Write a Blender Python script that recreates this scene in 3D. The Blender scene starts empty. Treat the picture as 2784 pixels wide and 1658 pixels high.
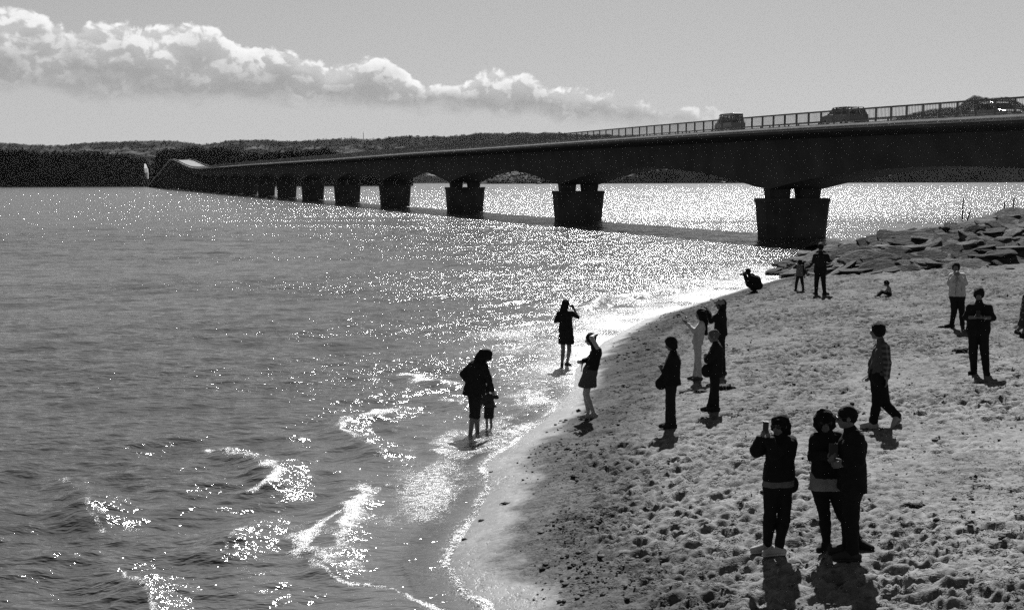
import bpy, bmesh, math, random
import numpy as np
from mathutils import Matrix, Vector

SC = bpy.context.scene
COL = SC.collection
RNG = np.random.default_rng(7)
random.seed(7)

# ------------------------------------------------------------------ camera
F_PX, CX, CY = 3500.0, 1392.0, 829.0          # focal length and centre in photograph pixels (2784 wide)
CAM = np.array([0.0, 0.0, 5.0])
PITCH, ROLL = math.atan((829 - 493.9) / 3500.0), -0.003
_f = np.array([0, math.cos(PITCH), -math.sin(PITCH)])
_r0 = np.array([1.0, 0, 0]); _u0 = np.array([0, math.sin(PITCH), math.cos(PITCH)])
_r = _r0 * math.cos(ROLL) + _u0 * math.sin(ROLL)
_u = -_r0 * math.sin(ROLL) + _u0 * math.cos(ROLL)
cam_d = bpy.data.cameras.new('camera')
cam_d.sensor_width = 36.0
cam_d.lens = F_PX / 2784.0 * 36.0
cam_d.clip_start = 0.5
cam_d.clip_end = 60000.0
cam_o = bpy.data.objects.new('camera', cam_d)
M = Matrix.Identity(4)
for i in range(3):
    M[i][0] = _r[i]; M[i][1] = _u[i]; M[i][2] = -_f[i]; M[i][3] = CAM[i]
cam_o.matrix_world = M
COL.objects.link(cam_o)
SC.camera = cam_o

# ------------------------------------------------------------------ light
SUN_EL, SUN_AZ = math.radians(43.0), math.radians(9.7)      # azimuth clockwise from +Y
SKY_STRENGTH = 0.05
EXPOSURE = 1.4
SKY_MAX = 0.575
sun_dir = Vector((math.sin(SUN_AZ) * math.cos(SUN_EL), math.cos(SUN_AZ) * math.cos(SUN_EL), math.sin(SUN_EL)))
sl = bpy.data.lights.new('sun', 'SUN')
sl.energy = 5.0
sl.angle = math.radians(0.53)
sl.color = (1, 1, 1)
so = bpy.data.objects.new('sun', sl)
so.rotation_euler = sun_dir.to_track_quat('Z', 'Y').to_euler()
so.location = (0, 0, 60)
COL.objects.link(so)
SC.view_settings.view_transform = 'Standard'
SC.view_settings.look = 'None'
SC.view_settings.gamma = 1.0
SC.view_settings.exposure = EXPOSURE
SC.view_settings.use_curve_mapping = False
SC.cycles.use_denoising = False
SC.cycles.caustics_reflective = False
SC.cycles.caustics_refractive = False
SC.cycles.max_bounces = 6
SC.cycles.diffuse_bounces = 2
SC.cycles.glossy_bounces = 2
SC.cycles.transmission_bounces = 2
SC.cycles.volume_bounces = 0
SC.cycles.transparent_max_bounces = 6
SC.cycles.sample_clamp_indirect = 4.0
SC.cycles.sample_clamp_direct = 0.0
SC.cycles.use_adaptive_sampling = False


class NT:
    """small helper for writing node trees"""
    def __init__(self, tree):
        self.t = tree; tree.nodes.clear()

    def n(self, typ, props=None, **ins):
        nd = self.t.nodes.new(typ)
        for k, v in (props or {}).items():
            setattr(nd, k, v)
        for k, v in ins.items():
            k2 = int(k[1:]) if k[0] == 'i' and k[1:].isdigit() else k.replace('_', ' ')
            self.set(nd.inputs[k2], v)
        return nd

    def set(self, sock, v):
        if isinstance(v, bpy.types.NodeSocket):
            self.t.links.new(v, sock)
        elif isinstance(v, bpy.types.Node):
            self.t.links.new(v.outputs[0], sock)
        else:
            sock.default_value = v

    def m(self, op, a, b=0.0, c=0.0, clamp=False):
        nd = self.t.nodes.new('ShaderNodeMath'); nd.operation = op; nd.use_clamp = clamp
        for i, v in enumerate((a, b, c)):
            self.set(nd.inputs[i], v)
        return nd.outputs[0]

    def ss(self, x, lo, hi, a=0.0, b=1.0):
        nd = self.t.nodes.new('ShaderNodeMapRange'); nd.interpolation_type = 'SMOOTHSTEP'
        for i, v in enumerate((x, lo, hi, a, b)):
            self.set(nd.inputs[i], v)
        return nd.outputs[0]

    def mixf(self, f, a, b):
        nd = self.t.nodes.new('ShaderNodeMix'); nd.data_type = 'FLOAT'
        self.set(nd.inputs[0], f); self.set(nd.inputs[2], a); self.set(nd.inputs[3], b)
        return nd.outputs[0]

    def noise(self, vec, scale, detail=3.0, rough=0.5, dist=0.0, dims='3D'):
        nd = self.t.nodes.new('ShaderNodeTexNoise'); nd.noise_dimensions = dims
        if vec is not None:
            self.set(nd.inputs['Vector'], vec)
        nd.inputs['Scale'].default_value = scale
        nd.inputs['Detail'].default_value = detail
        nd.inputs['Roughness'].default_value = rough
        nd.inputs['Distortion'].default_value = dist
        return nd.outputs[0]

    def voro(self, vec, scale, feature='F1', smooth=None, detail=0.0, dims='3D'):
        nd = self.t.nodes.new('ShaderNodeTexVoronoi'); nd.feature = feature; nd.voronoi_dimensions = dims
        self.set(nd.inputs['Vector'], vec)
        nd.inputs['Scale'].default_value = scale
        if 'Detail' in nd.inputs:
            nd.inputs['Detail'].default_value = detail
        if smooth is not None:
            nd.inputs['Smoothness'].default_value = smooth
        return nd.outputs[0]

    def curve(self, x, pts):
        """piecewise curve through pts (x,y), x and y both inside 0..1"""
        nd = self.t.nodes.new('ShaderNodeFloatCurve')
        c = nd.mapping.curves[0]
        while len(c.points) < len(pts):
            c.points.new(0.5, 0.5)
        for p, (px, py) in zip(c.points, pts):
            p.location = (px, py); p.handle_type = 'AUTO'
        nd.mapping.update()
        self.set(nd.inputs['Value'], x)
        return nd.outputs[0]

    def comb(self, x, y, z):
        nd = self.t.nodes.new('ShaderNodeCombineXYZ')
        for i, v in enumerate((x, y, z)):
            self.set(nd.inputs[i], v)
        return nd.outputs[0]


# ------------------------------------------------------------------ world: clear sky through a red filter, with a bank of cumulus
def build_world():
    w = bpy.data.worlds.new('World'); SC.world = w; w.use_nodes = True
    w.cycles.sampling_method = 'MANUAL'; w.cycles.sample_map_resolution = 512
    T = NT(w.node_tree)
    sky = T.n('ShaderNodeTexSky', {'sky_type': 'NISHITA', 'sun_disc': False, 'sun_elevation': SUN_EL,
                                   'sun_rotation': SUN_AZ, 'altitude': 0.0, 'air_density': 1.0,
                                   'dust_density': 0.6, 'ozone_density': 1.0})
    red = T.n('ShaderNodeSeparateColor', None, Color=sky).outputs[0]
    # film shoulder: the bright air near the horizon is compressed, the deep sky overhead stays dark
    red = T.m('MULTIPLY', T.m('SUBTRACT', 1.0, T.m('EXPONENT', T.m('MULTIPLY', red, -0.247))), SKY_MAX / (SKY_STRENGTH * 2 ** EXPOSURE))
    tc = T.n('ShaderNodeTexCoord').outputs['Generated']
    sp = T.n('ShaderNodeSeparateXYZ', None, Vector=tc)
    x, y, z = sp.outputs
    az = T.m('ARCTAN2', x, y)
    el = T.m('ARCSINE', z)
    # cloud outline, read as elevation (rad) against azimuth (rad), both scaled to 0..1 for the curves
    A0, A1, E1 = -1.3, 0.25, 0.2
    def conv(pts):
        out = []
        for px, py in pts:
            a = math.atan((px - CX) / F_PX); e = (494.0 - py) / math.hypot(F_PX, px - CX)
            out.append(((a - A0) / (A1 - A0), max(0.0, e / E1)))
        return out
    top = [(-5200, 120), (-3000, 60), (-1500, 90), (-600, 20), (0, 30), (100, 28), (190, 62), (300, 62), (420, 80), (540, 78), (640, 112), (760, 135), (880, 185),
           (960, 180), (1020, 160), (1090, 180), (1190, 232), (1260, 232), (1320, 205), (1400, 205), (1480, 238),
           (1600, 252), (1680, 256), (1780, 278), (1880, 298), (2000, 335), (2100, 420)]
    bot = [(-5200, 200), (-1500, 240), (0, 225), (120, 238), (300, 258), (600, 268), (900, 276), (1300, 304), (1500, 318), (1700, 330), (1900, 348), (2100, 430)]
    azn = T.m('DIVIDE', T.m('SUBTRACT', az, A0), A1 - A0, clamp=True)
    tp = T.m('MULTIPLY', T.curve(azn, conv(top)), E1)
    bt = T.m('MULTIPLY', T.curve(azn, conv(bot)), E1)
    P = T.comb(T.m('MULTIPLY', az, 10.0), T.m('MULTIPLY', el, 13.0), 0.37)
    def billow(vec):
        wob = T.n('ShaderNodeTexNoise', {'noise_dimensions': '2D'}, Vector=vec, Scale=4.0, Detail=3.0)
        off = T.n('ShaderNodeVectorMath', {'operation': 'MULTIPLY_ADD'}, i0=wob.outputs['Color'], i1=(.16, .16, .16), i2=vec).outputs[0]
        v1 = T.m('SUBTRACT', 1.0, T.voro(off, 2.2, dims='2D'))
        v2 = T.m('SUBTRACT', 1.0, T.voro(off, 5.3, dims='2D'))
        v3 = T.m('SUBTRACT', 1.0, T.voro(off, 12.0, dims='2D'))
        v4 = T.noise(off, 26.0, 3.0, 0.6, dims='2D')
        s = T.m('MULTIPLY_ADD', v1, 0.46, T.m('MULTIPLY_ADD', v2, 0.27, T.m('MULTIPLY_ADD', v3, 0.15, T.m('MULTIPLY', v4, 0.16))))
        return s
    b0 = billow(P)
    lightward = T.n('ShaderNodeVectorMath', {'operation': 'ADD'}, i0=P, i1=(0.030, 0.075, 0.0)).outputs[0]
    b1 = billow(lightward)
    thick = T.m('SUBTRACT', tp, bt)
    edge = T.m('ADD', T.m('SUBTRACT', tp, el), T.m('MULTIPLY', T.m('SUBTRACT', b0, 0.62), 0.030))
    a_top = T.ss(edge, -0.0012, 0.0030)
    softn = T.noise(P, 3.2, 5.0, 0.55, dims='2D')
    low = T.m('ADD', T.m('SUBTRACT', el, bt), T.m('MULTIPLY', T.m('SUBTRACT', softn, 0.5), 0.022))
    a_bot = T.ss(low, -0.007, 0.006)
    alpha = T.m('MULTIPLY', a_top, a_bot)
    alpha = T.m('MULTIPLY', alpha, T.ss(azn, 0.965, 0.90))
    alpha = T.m('MULTIPLY', alpha, T.ss(T.m('ADD', thick, T.m('MULTIPLY', T.m('SUBTRACT', softn, 0.5), 0.008)), 0.0005, 0.007))
    lit = T.ss(T.m('SUBTRACT', b0, b1), -0.06, 0.10)
    rise = T.ss(T.m('DIVIDE', T.m('SUBTRACT', el, bt), T.m('MAXIMUM', thick, 0.004)), 0.15, 0.95)
    rise = T.m('MULTIPLY_ADD', T.m('SUBTRACT', softn, 0.5), 1.3, rise)
    rise = T.m('MINIMUM', T.m('MAXIMUM', rise, 0.0), 1.0)
    rim = T.ss(edge, 0.012, 0.0)
    body = T.m('MULTIPLY_ADD', rise, 0.18, T.m('MULTIPLY', lit, T.m('MULTIPLY_ADD', rise, 0.32, 0.05)))
    body = T.m('MULTIPLY_ADD', rim, 0.10, body)
    cl = T.m('ADD', body, 0.345)                                # display-linear brightness of cloud
    cl = T.m('MULTIPLY', cl, 1.0 / (SKY_STRENGTH * 2 ** EXPOSURE))
    # thin haze veil under the bank and along the horizon
    col = T.mixf(T.m('MULTIPLY', alpha, 0.93), red, cl)
    colr = T.comb(col, col, col)
    bg = T.n('ShaderNodeBackground', None, Color=colr, Strength=SKY_STRENGTH)
    out = T.n('ShaderNodeOutputWorld')
    T.t.links.new(bg.outputs[0], out.inputs[0])


build_world()

# ------------------------------------------------------------------ geometry helpers
def ray(px, py):
    d = _f + (px - CX) / F_PX * _r - (py - CY) / F_PX * _u
    return d


def project(p):
    v = np.asarray(p, float) - CAM
    return CX + F_PX * (v @ _r) / (v @ _f), CY - F_PX * (v @ _u) / (v @ _f)


def at_depth(px, py, Y):
    d = ray(px, py); return CAM + d * (Y / d[1])


def at_z(px, py, z=0.0):
    d = ray(px, py); return CAM + d * ((z - CAM[2]) / d[2])


def new_obj(name, me, parent=None, mats=()):
    o = bpy.data.objects.new(name, me); COL.objects.link(o)
    for m in mats:
        me.materials.append(m)
    if parent is not None:
        o.parent = parent
    return o


def mesh_np(name, V, Fc, smooth=False):
    """V (n,3); Fc (m,3 or 4) int array"""
    V = np.asarray(V, np.float32); Fc = np.asarray(Fc, np.int32)
    me = bpy.data.meshes.new(name)
    k = Fc.shape[1]; m = len(Fc)
    me.vertices.add(len(V)); me.vertices.foreach_set('co', V.ravel())
    me.loops.add(m * k); me.loops.foreach_set('vertex_index', Fc.ravel())
    me.polygons.add(m)
    me.polygons.foreach_set('loop_start', np.arange(0, m * k, k, dtype=np.int32))
    me.polygons.foreach_set('loop_total', np.full(m, k, np.int32))
    me.polygons.foreach_set('use_smooth', np.full(m, smooth, bool))
    me.update(calc_edges=True)
    return me


def attr(me, name, vals):
    a = me.attributes.new(name, 'FLOAT', 'POINT'); a.data.foreach_set('value', np.asarray(vals, np.float32))


def grid_faces(nr, nc):
    i = np.arange(nr - 1)[:, None] * nc + np.arange(nc - 1)[None, :]
    return np.stack([i, i + 1, i + nc + 1, i + nc], -1).reshape(-1, 4)


def empty(name, loc=(0, 0, 0)):
    o = bpy.data.objects.new(name, None); o.location = loc; o.empty_display_size = 0.2
    COL.objects.link(o); return o


def tag(o, label=None, cat=None, group=None, kind=None):
    for k, v in (('label', label), ('category', cat), ('group', group), ('kind', kind)):
        if v:
            o[k] = v
    return o


def hash2(ix, iy, seed):
    h = (ix.astype(np.int64) * 374761393 + iy.astype(np.int64) * 668265263 + seed * 974634777) & 0xFFFFFFFF
    h = ((h ^ (h >> 13)) * 1274126177) & 0xFFFFFFFF
    h = (h ^ (h >> 16)) & 0xFFFFFFFF
    return h.astype(np.float64) / 4294967295.0


def vnoise(x, y, seed=0):
    ix = np.floor(x); iy = np.floor(y); fx = x - ix; fy = y - iy
    fx = fx * fx * fx * (fx * (fx * 6 - 15) + 10); fy = fy * fy * fy * (fy * (fy * 6 - 15) + 10)
    ix = ix.astype(np.int64); iy = iy.astype(np.int64)
    a = hash2(ix, iy, seed); b = hash2(ix + 1, iy, seed); c = hash2(ix, iy + 1, seed); d = hash2(ix + 1, iy + 1, seed)
    return (a * (1 - fx) + b * fx) * (1 - fy) + (c * (1 - fx) + d * fx) * fy * 1.0 - 0.5


def fbm(x, y, oct=4, seed=0, gain=0.5):
    s = 0.0; a = 1.0; n = 0.0
    for k in range(oct):
        s = s + a * vnoise(x * 2 ** k + 17.3 * k, y * 2 ** k - 9.1 * k, seed + k); n += a; a *= gain
    return s / n


def sstep(x, a, b):
    t = np.clip((x - a) / (b - a), 0, 1); return t * t * (3 - 2 * t)


def poly_dist(x, y, pts):
    """unsigned distance to a polyline and the sign of the side (right of travel positive)"""
    shp = np.shape(x); x = np.ravel(x); y = np.ravel(y)
    best = np.full(x.shape, 1e9); sg = np.zeros(x.shape); tt = np.zeros(x.shape)
    for i in range(len(pts) - 1):
        ax, ay = pts[i][:2]; bx, by = pts[i + 1][:2]
        dx, dy = bx - ax, by - ay; L = dx * dx + dy * dy
        t = np.clip(((x - ax) * dx + (y - ay) * dy) / L, 0, 1)
        ex = x - ax - t * dx; ey = y - ay - t * dy
        d = np.hypot(ex, ey)
        s = np.where((dy * (x - ax) - dx * (y - ay)) >= 0, 1.0, -1.0)
        m = d < best
        best = np.where(m, d, best); sg = np.where(m, s, sg); tt = np.where(m, i + t, tt)
    return best.reshape(shp), sg.reshape(shp), tt.reshape(shp)


# ------------------------------------------------------------------ materials
def material(name, base, rough=0.8, spec=0.3, var=0.0, vscale=5.0, bump=0.0, bscale=20.0, metallic=0.0, coat=0.0):
    m = bpy.data.materials.new(name); m.use_nodes = True
    T = NT(m.node_tree)
    pos = T.n('ShaderNodeTexCoord').outputs['Object']
    bs = T.n('ShaderNodeBsdfPrincipled', None, Roughness=rough, Metallic=metallic)
    bs.inputs['Specular IOR Level'].default_value = spec
    bs.inputs['Coat Weight'].default_value = coat
    if var:
        f = T.noise(pos, vscale, 4.0, 0.6)
        c = T.ss(f, 0.3, 0.7, base * (1 - var), base * (1 + var))
        T.set(bs.inputs['Base Color'], T.comb(c, c, c))
    else:
        bs.inputs['Base Color'].default_value = (base, base, base, 1)
    if bump:
        b = T.n('ShaderNodeBump', None, Strength=1.0, Distance=bump, Height=T.noise(pos, bscale, 4.0, 0.6))
        T.set(bs.inputs['Normal'], b.outputs[0])
    o = T.n('ShaderNodeOutputMaterial'); T.t.links.new(bs.outputs[0], o.inputs[0])
    return m


# ------------------------------------------------------------------ the lie of the land
SHORE_PX = [(1345, 1700), (1329, 1640), (1271, 1616), (1215, 1530), (1236, 1479), (1290, 1400), (1332, 1324), (1318, 1266),
            (1345, 1236), (1388, 1213), (1496, 1124), (1552, 1062), (1562, 1002), (1637, 931), (1753, 867),
            (1849, 838), (1978, 796), (2074, 769), (2154, 751)]
SHORE = [(4.0, -40.0), (1.0, 0.0), (-0.1, 9.0)] + [tuple(at_z(*p)[:2]) for p in SHORE_PX] + [(17.5, 76.0), (24, 82.0), (40, 92.0), (90, 105.0), (400, 130.0)]


def shore_s(x, y):
    d, s, t = poly_dist(x, y, SHORE)
    return d * s


def ground0(x, y, s=None):
    if s is None:
        s = shore_s(x, y)
    sp = np.maximum(s, 0)
    z = np.where(s > 0, 0.95 * (1 - np.exp(-sp / 4.2)) + 0.028 * np.minimum(sp, 60), np.maximum(0.20 * s, -2.5))
    z = z + sstep(s, 1.0, 4.0) * 0.10 * fbm(np.asarray(x) * 0.25, np.asarray(y) * 0.25, 2, 5)
    return z


def to_ground(px, py, fn=ground0):
    d = ray(px, py)
    t = np.linspace(9, 240, 4000)
    P = CAM[None] + d[None] * t[:, None]
    g = fn(P[:, 0], P[:, 1])
    k = int(np.argmax(P[:, 2] < np.maximum(g, 0.0 if fn is ground0 else -9)))
    t = np.linspace(t[max(k - 1, 0)], t[k], 60)
    P = CAM[None] + d[None] * t[:, None]
    g = np.maximum(fn(P[:, 0], P[:, 1]), 0.0)
    k = int(np.argmax(P[:, 2] < g))
    return np.array([P[k, 0], P[k, 1], g[k]])


# ------------------------------------------------------------------ beach
def log_rows(y0, y1, step):
    n = int(math.log(y1 / y0) / step) + 1
    return y0 * np.exp(np.linspace(0, math.log(y1 / y0), n))


FEET = []                 # filled from the figures' feet before the beach is made


def build_beach():
    rows = log_rows(10.6, 84.0, 0.0025)
    cols = np.concatenate([np.linspace(-0.5, -0.12, 12)[:-1], np.linspace(-0.12, 0.45, 490), np.linspace(0.45, 1.6, 30)[1:]])
    Y, C = np.meshgrid(rows, cols, indexing='ij'); X = Y * C
    s = shore_s(X, Y)
    z = ground0(X, Y, s)
    dry = sstep(s, 0.9, 2.2)
    wob = 0.5 * fbm(X * 0.6, Y * 0.6, 2, 51)
    # gentle lumps, trampled roughness and small sharp-walled hollows
    tramp = sstep(fbm(X * 0.22, Y * 0.22, 3, 3) + 0.35 * np.exp(-((s - 2.4) / 1.1) ** 2) * (Y < 24), -0.10, 0.25)
    fine = sstep(Y, 60, 22)
    z += dry * (0.05 * fbm(X * 0.9, Y * 0.9, 3, 11) + (0.008 + 0.014 * tramp) * fbm(X * 3.6, Y * 3.0, 3, 12))
    hol = sstep(fbm(X * 2.4, Y * 3.4, 4, 17, 0.6), 0.09, 0.17) * 0.6 + sstep(fbm(X * 5.0, Y * 7.0, 3, 18, 0.6), 0.10, 0.18) * 0.4
    z -= dry * (0.024 + 0.032 * tramp) * hol * (1.0 + 0.5 * (1 - fine))
    z += dry * 0.009 * fbm(X * 12, Y * 10, 2, 13) * sstep(Y, 45, 20)
    z += sstep(s, 0.15, 0.9) * (1 - dry) * 0.014 * fbm(X * 10, Y * 10, 2, 15)
    # footprints
    pit = np.zeros_like(z)
    n = 24000
    py = 10.8 * np.exp(RNG.random(n) ** 0.9 * math.log(62 / 10.8))
    px = py * (-0.1 + 0.56 * RNG.random(n))
    ps = shore_s(px, py)
    clump = fbm(px * 0.5, py * 0.35, 3, 3) + 0.30 * np.exp(-((ps - 2.6) / 1.2) ** 2) * (py < 22) + RNG.normal(0, 0.10, n)
    big = RNG.random(n) < 0.22
    dy_ = 0.0025 * py
    ang = RNG.normal(0.05, 0.35, n)
    ln = np.where(big, RNG.uniform(0.10, 0.19, n), RNG.uniform(0.035, 0.085, n))
    wd = np.maximum(ln * RNG.uniform(0.45, 0.75, n), 1.5 * dy_); ln = np.maximum(ln, 1.3 * wd)
    dp = wd * RNG.uniform(0.30, 0.75, n) * np.where(big, 0.75, 1.0)
    pz = np.ones(n); near = np.zeros(n)
    FT = np.array([f[:2] for f in FEET]) if FEET else np.zeros((0, 2))
    lr0 = math.log(rows[0]); lrs = math.log(rows[1] / rows[0])
    for i in range(n):
        if ps[i] < 1.3 or clump[i] < -0.015:
            continue
        if len(FT) and np.min(np.hypot(FT[:, 0] - px[i], FT[:, 1] - py[i])) < 0.28:
            continue
        R = ln[i] * 2.2
        a = max(0, int((math.log(max(py[i] - R, 10.6)) - lr0) / lrs)); b = min(len(rows), int((math.log(py[i] + R) - lr0) / lrs) + 2)
        c0 = np.searchsorted(cols, (px[i] - R) / py[i]); c1 = np.searchsorted(cols, (px[i] + R) / py[i]) + 1
        xx = X[a:b, c0:c1] - px[i]; yy = Y[a:b, c0:c1] - py[i]
        ca, sa = math.cos(ang[i]), math.sin(ang[i])
        u = (xx * ca + yy * sa) / ln[i]; v = (-xx * sa + yy * ca) / wd[i]
        q = np.sqrt(u * u + v * v)
        k = dp[i] * (pz[i] + 0.8 * near[i])
        pit[a:b, c0:c1] += k * (-np.exp(-(q / 0.85) ** 4) + 0.16 * np.exp(-((q - 1.25) / 0.35) ** 2))
    z += dry * np.clip(pit, -0.12, 0.06)
    # a long arc drawn in the sand near the camera
    arc = [to_ground(*p)[:2] for p in [(2370, 1610), (2410, 1590), (2470, 1583), (2540, 1588), (2620, 1596), (2690, 1615), (2750, 1635)]]
    da, _, _ = poly_dist(X[:220], Y[:220], arc)
    z[:220] += -0.045 * np.exp(-(da / 0.06) ** 2) + 0.03 * np.exp(-((da - 0.13) / 0.05) ** 2)
    me = mesh_np('beach', np.stack([X, Y, z], -1).reshape(-1, 3), grid_faces(*X.shape), True)
    attr(me, 'shore', s.ravel())
    m = bpy.data.materials.new('sand'); m.use_nodes = True; T = NT(m.node_tree)
    pos = T.n('ShaderNodeTexCoord').outputs['Object']
    sh = T.n('ShaderNodeAttribute', {'attribute_name': 'shore'}).outputs['Fac']
    wn = T.noise(pos, 1.3, 3.0)
    sw = T.m('ADD', sh, T.m('MULTIPLY', T.m('SUBTRACT', wn, 0.5), 1.3))
    wet = T.ss(sw, 0.95, 0.2)
    n1 = T.noise(pos, 0.7, 5.0, 0.6); n2 = T.noise(pos, 9.0, 4.0, 0.65); n3 = T.noise(pos, 60.0, 3.0, 0.7)
    c = T.m('MULTIPLY', T.ss(n1, 0.25, 0.75, 0.095, 0.168), T.ss(n2, 0.3, 0.7, 0.70, 1.15))
    c = T.m('MULTIPLY', c, T.ss(n3, 0.3, 0.68, 0.76, 1.16))
    # band of dark coral rubble and weed crumbs left along the tide line
    band = T.m('MULTIPLY', T.ss(sw, 0.55, 1.0), T.ss(sw, 3.1, 1.6))
    speck = T.ss(T.m('ADD', T.noise(pos, 26.0, 3.0, 0.7), T.m('MULTIPLY', T.m('SUBTRACT', T.noise(pos, 1.6, 2.0), 0.5), 0.5)), 0.50, 0.60)
    c = T.m('MULTIPLY', c, T.mixf(band, 1.0, 0.52))
    c = T.mixf(T.m('MULTIPLY', T.m('MULTIPLY', band, speck), 0.9), c, 0.025)
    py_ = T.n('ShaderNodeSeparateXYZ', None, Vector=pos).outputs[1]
    c = T.m('MULTIPLY', c, T.ss(T.m('MULTIPLY_ADD', n1, 14.0, py_), 22.0, 50.0, 1.0, 0.72))  # distant sand darkened in colour for the shade its relief shows at grazing view
    c = T.mixf(wet, c, T.m('MULTIPLY', c, 0.62))
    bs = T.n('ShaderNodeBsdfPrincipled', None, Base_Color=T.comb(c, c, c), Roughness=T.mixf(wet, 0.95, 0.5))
    T.set(bs.inputs['Specular IOR Level'], T.mixf(wet, 0.03, 0.22))
    h1 = T.ss(T.noise(pos, 4.0, 4.0, 0.66), 0.55, 0.63, 0.0, -0.040)
    h2 = T.ss(T.noise(pos, 11.0, 3.0, 0.66), 0.54, 0.63, 0.0, -0.020)
    h3 = T.m('MULTIPLY', T.noise(pos, 42.0, 2.0, 0.6), 0.008)
    rough_ = T.ss(T.noise(pos, 0.45, 3.0, 0.5), 0.35, 0.62, 0.35, 1.25)
    upper = T.ss(T.n('ShaderNodeSeparateXYZ', None, Vector=pos).outputs[1], 17.0, 44.0, 1.0, 2.1)      # the beach gets rougher towards the stones
    rough_ = T.m('MULTIPLY', rough_, upper)
    hb = T.m('MULTIPLY_ADD', T.m('ADD', h1, h2), rough_, T.m('MULTIPLY', h3, upper))
    bp = T.n('ShaderNodeBump', None, Strength=1.0, Distance=T.mixf(T.ss(sw, 0.5, 1.7), 0.12, 1.0), Height=hb)
    T.set(bs.inputs['Normal'], bp.outputs[0])
    o = T.n('ShaderNodeOutputMaterial'); T.t.links.new(bs.outputs[0], o.inputs[0])
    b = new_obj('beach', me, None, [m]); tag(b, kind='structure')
    # shingle and shell crumbs on the tide line
    ico = bmesh.new(); bmesh.ops.create_icosphere(ico, subdivisions=1, radius=1.0)
    iv = np.array([v.co for v in ico.verts]); ifc = np.array([[v.index for v in f.verts] for f in ico.faces]); ico.free()
    P = []
    tries = 0
    n = 34000
    yy = 11.5 * np.exp(RNG.random(n) * math.log(55 / 11.5)); t = RNG.random(n)
    xx = yy * (-0.08 + 0.5 * RNG.random(n)); ss_ = shore_s(xx, yy)
    keep = (ss_ > 0.5) & ((RNG.random(n) < np.exp(-((ss_ - 1.35) / 0.55) ** 2)) | (RNG.random(n) < 0.10) & (ss_ < 18))
    keep &= (fbm(xx * 1.2, yy * 0.8, 2, 77) + RNG.normal(0, 0.12, n)) > -0.05
    xx, yy = xx[keep], yy[keep]
    zz = ground0(xx, yy)
    sz = RNG.lognormal(math.log(0.0125), 0.5, len(xx)) * (0.8 + yy / 40)
    A = RNG.random(len(xx)) * 6.28
    V = iv[None] * (sz[:, None, None] * np.stack([np.ones(len(xx)), RNG.uniform(.5, .9, len(xx)), RNG.uniform(.35, .7, len(xx))], -1)[:, None, :])
    V *= RNG.uniform(0.75, 1.2, (len(xx), 12, 1))
    ca, sa = np.cos(A)[:, None], np.sin(A)[:, None]
    W = np.stack([V[..., 0] * ca - V[..., 1] * sa, V[..., 0] * sa + V[..., 1] * ca, V[..., 2]], -1)
    W += np.stack([xx, yy, zz + sz * 0.2], -1)[:, None, :]
    Fc = (ifc[None] + (np.arange(len(xx)) * 12)[:, None, None]).reshape(-1, 3)
    me = mesh_np('shingle', W.reshape(-1, 3), Fc)
    sh = new_obj('shingle', me, None, [material('shingle', 0.028, 0.8, 0.12, 0.9, 3.0)])
    tag(sh, 'dark broken coral shingle scattered along the tide line', 'shingle', kind='stuff')


# ------------------------------------------------------------------ sea
def px_poly(pts):
    return [tuple(at_z(*p)[:2]) for p in pts]


BREAKERS = [  # crest line in photograph pixels (read down to the water plane), foam half width, foam strength, crest height
    ([(1070, 1112), (1010, 1135), (960, 1140), (930, 1150), (926, 1175), (961, 1190), (992, 1213), (1032, 1239), (1052, 1250)], 0.13, 0.85, 0.10),
    ([(1005, 1324), (965, 1368), (961, 1408), (943, 1448), (952, 1532)], 0.20, 0.9, 0.05),
    ([(921, 1390), (890, 1417), (846, 1452), (815, 1488), (877, 1497), (908, 1532)], 0.16, 0.8, 0.04),
    ([(560, 1225), (640, 1240), (700, 1255), (735, 1268), (753, 1301), (730, 1328), (686, 1332)], 0.14, 0.8, 0.12),
    ([(700, 1400), (690, 1440), (640, 1470), (600, 1500)], 0.05, 0.25, 0.10),
    ([(846, 1523), (917, 1563), (988, 1585), (1076, 1607), (1156, 1630), (1240, 1660)], 0.045, 0.9, 0.035),
    ([(340, 1560), (370, 1600), (400, 1640), (420, 1680)], 0.06, 0.5, 0.12),
    ([(170, 1300), (230, 1330), (250, 1400), (300, 1440)], 0.06, 0.35, 0.10),
    ([(1110, 1015), (1150, 1035), (1190, 1042), (1232, 1047)], 0.22, 0.95, 0.08),
    ([(1215, 1085), (1260, 1098), (1310, 1100)], 0.12, 0.5, 0.07),
    ([(1590, 838), (1640, 815), (1700, 808), (1790, 800), (1900, 785)], 0.55, 0.9, 0.16),
    ([(1205, 1225), (1240, 1240), (1320, 1225), (1390, 1190), (1440, 1160)], 0.40, 0.85, 0.0),
    ([(1240, 1215), (1300, 1190), (1400, 1120), (1480, 1060)], 0.55, 0.55, 0.0),
]


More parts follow.
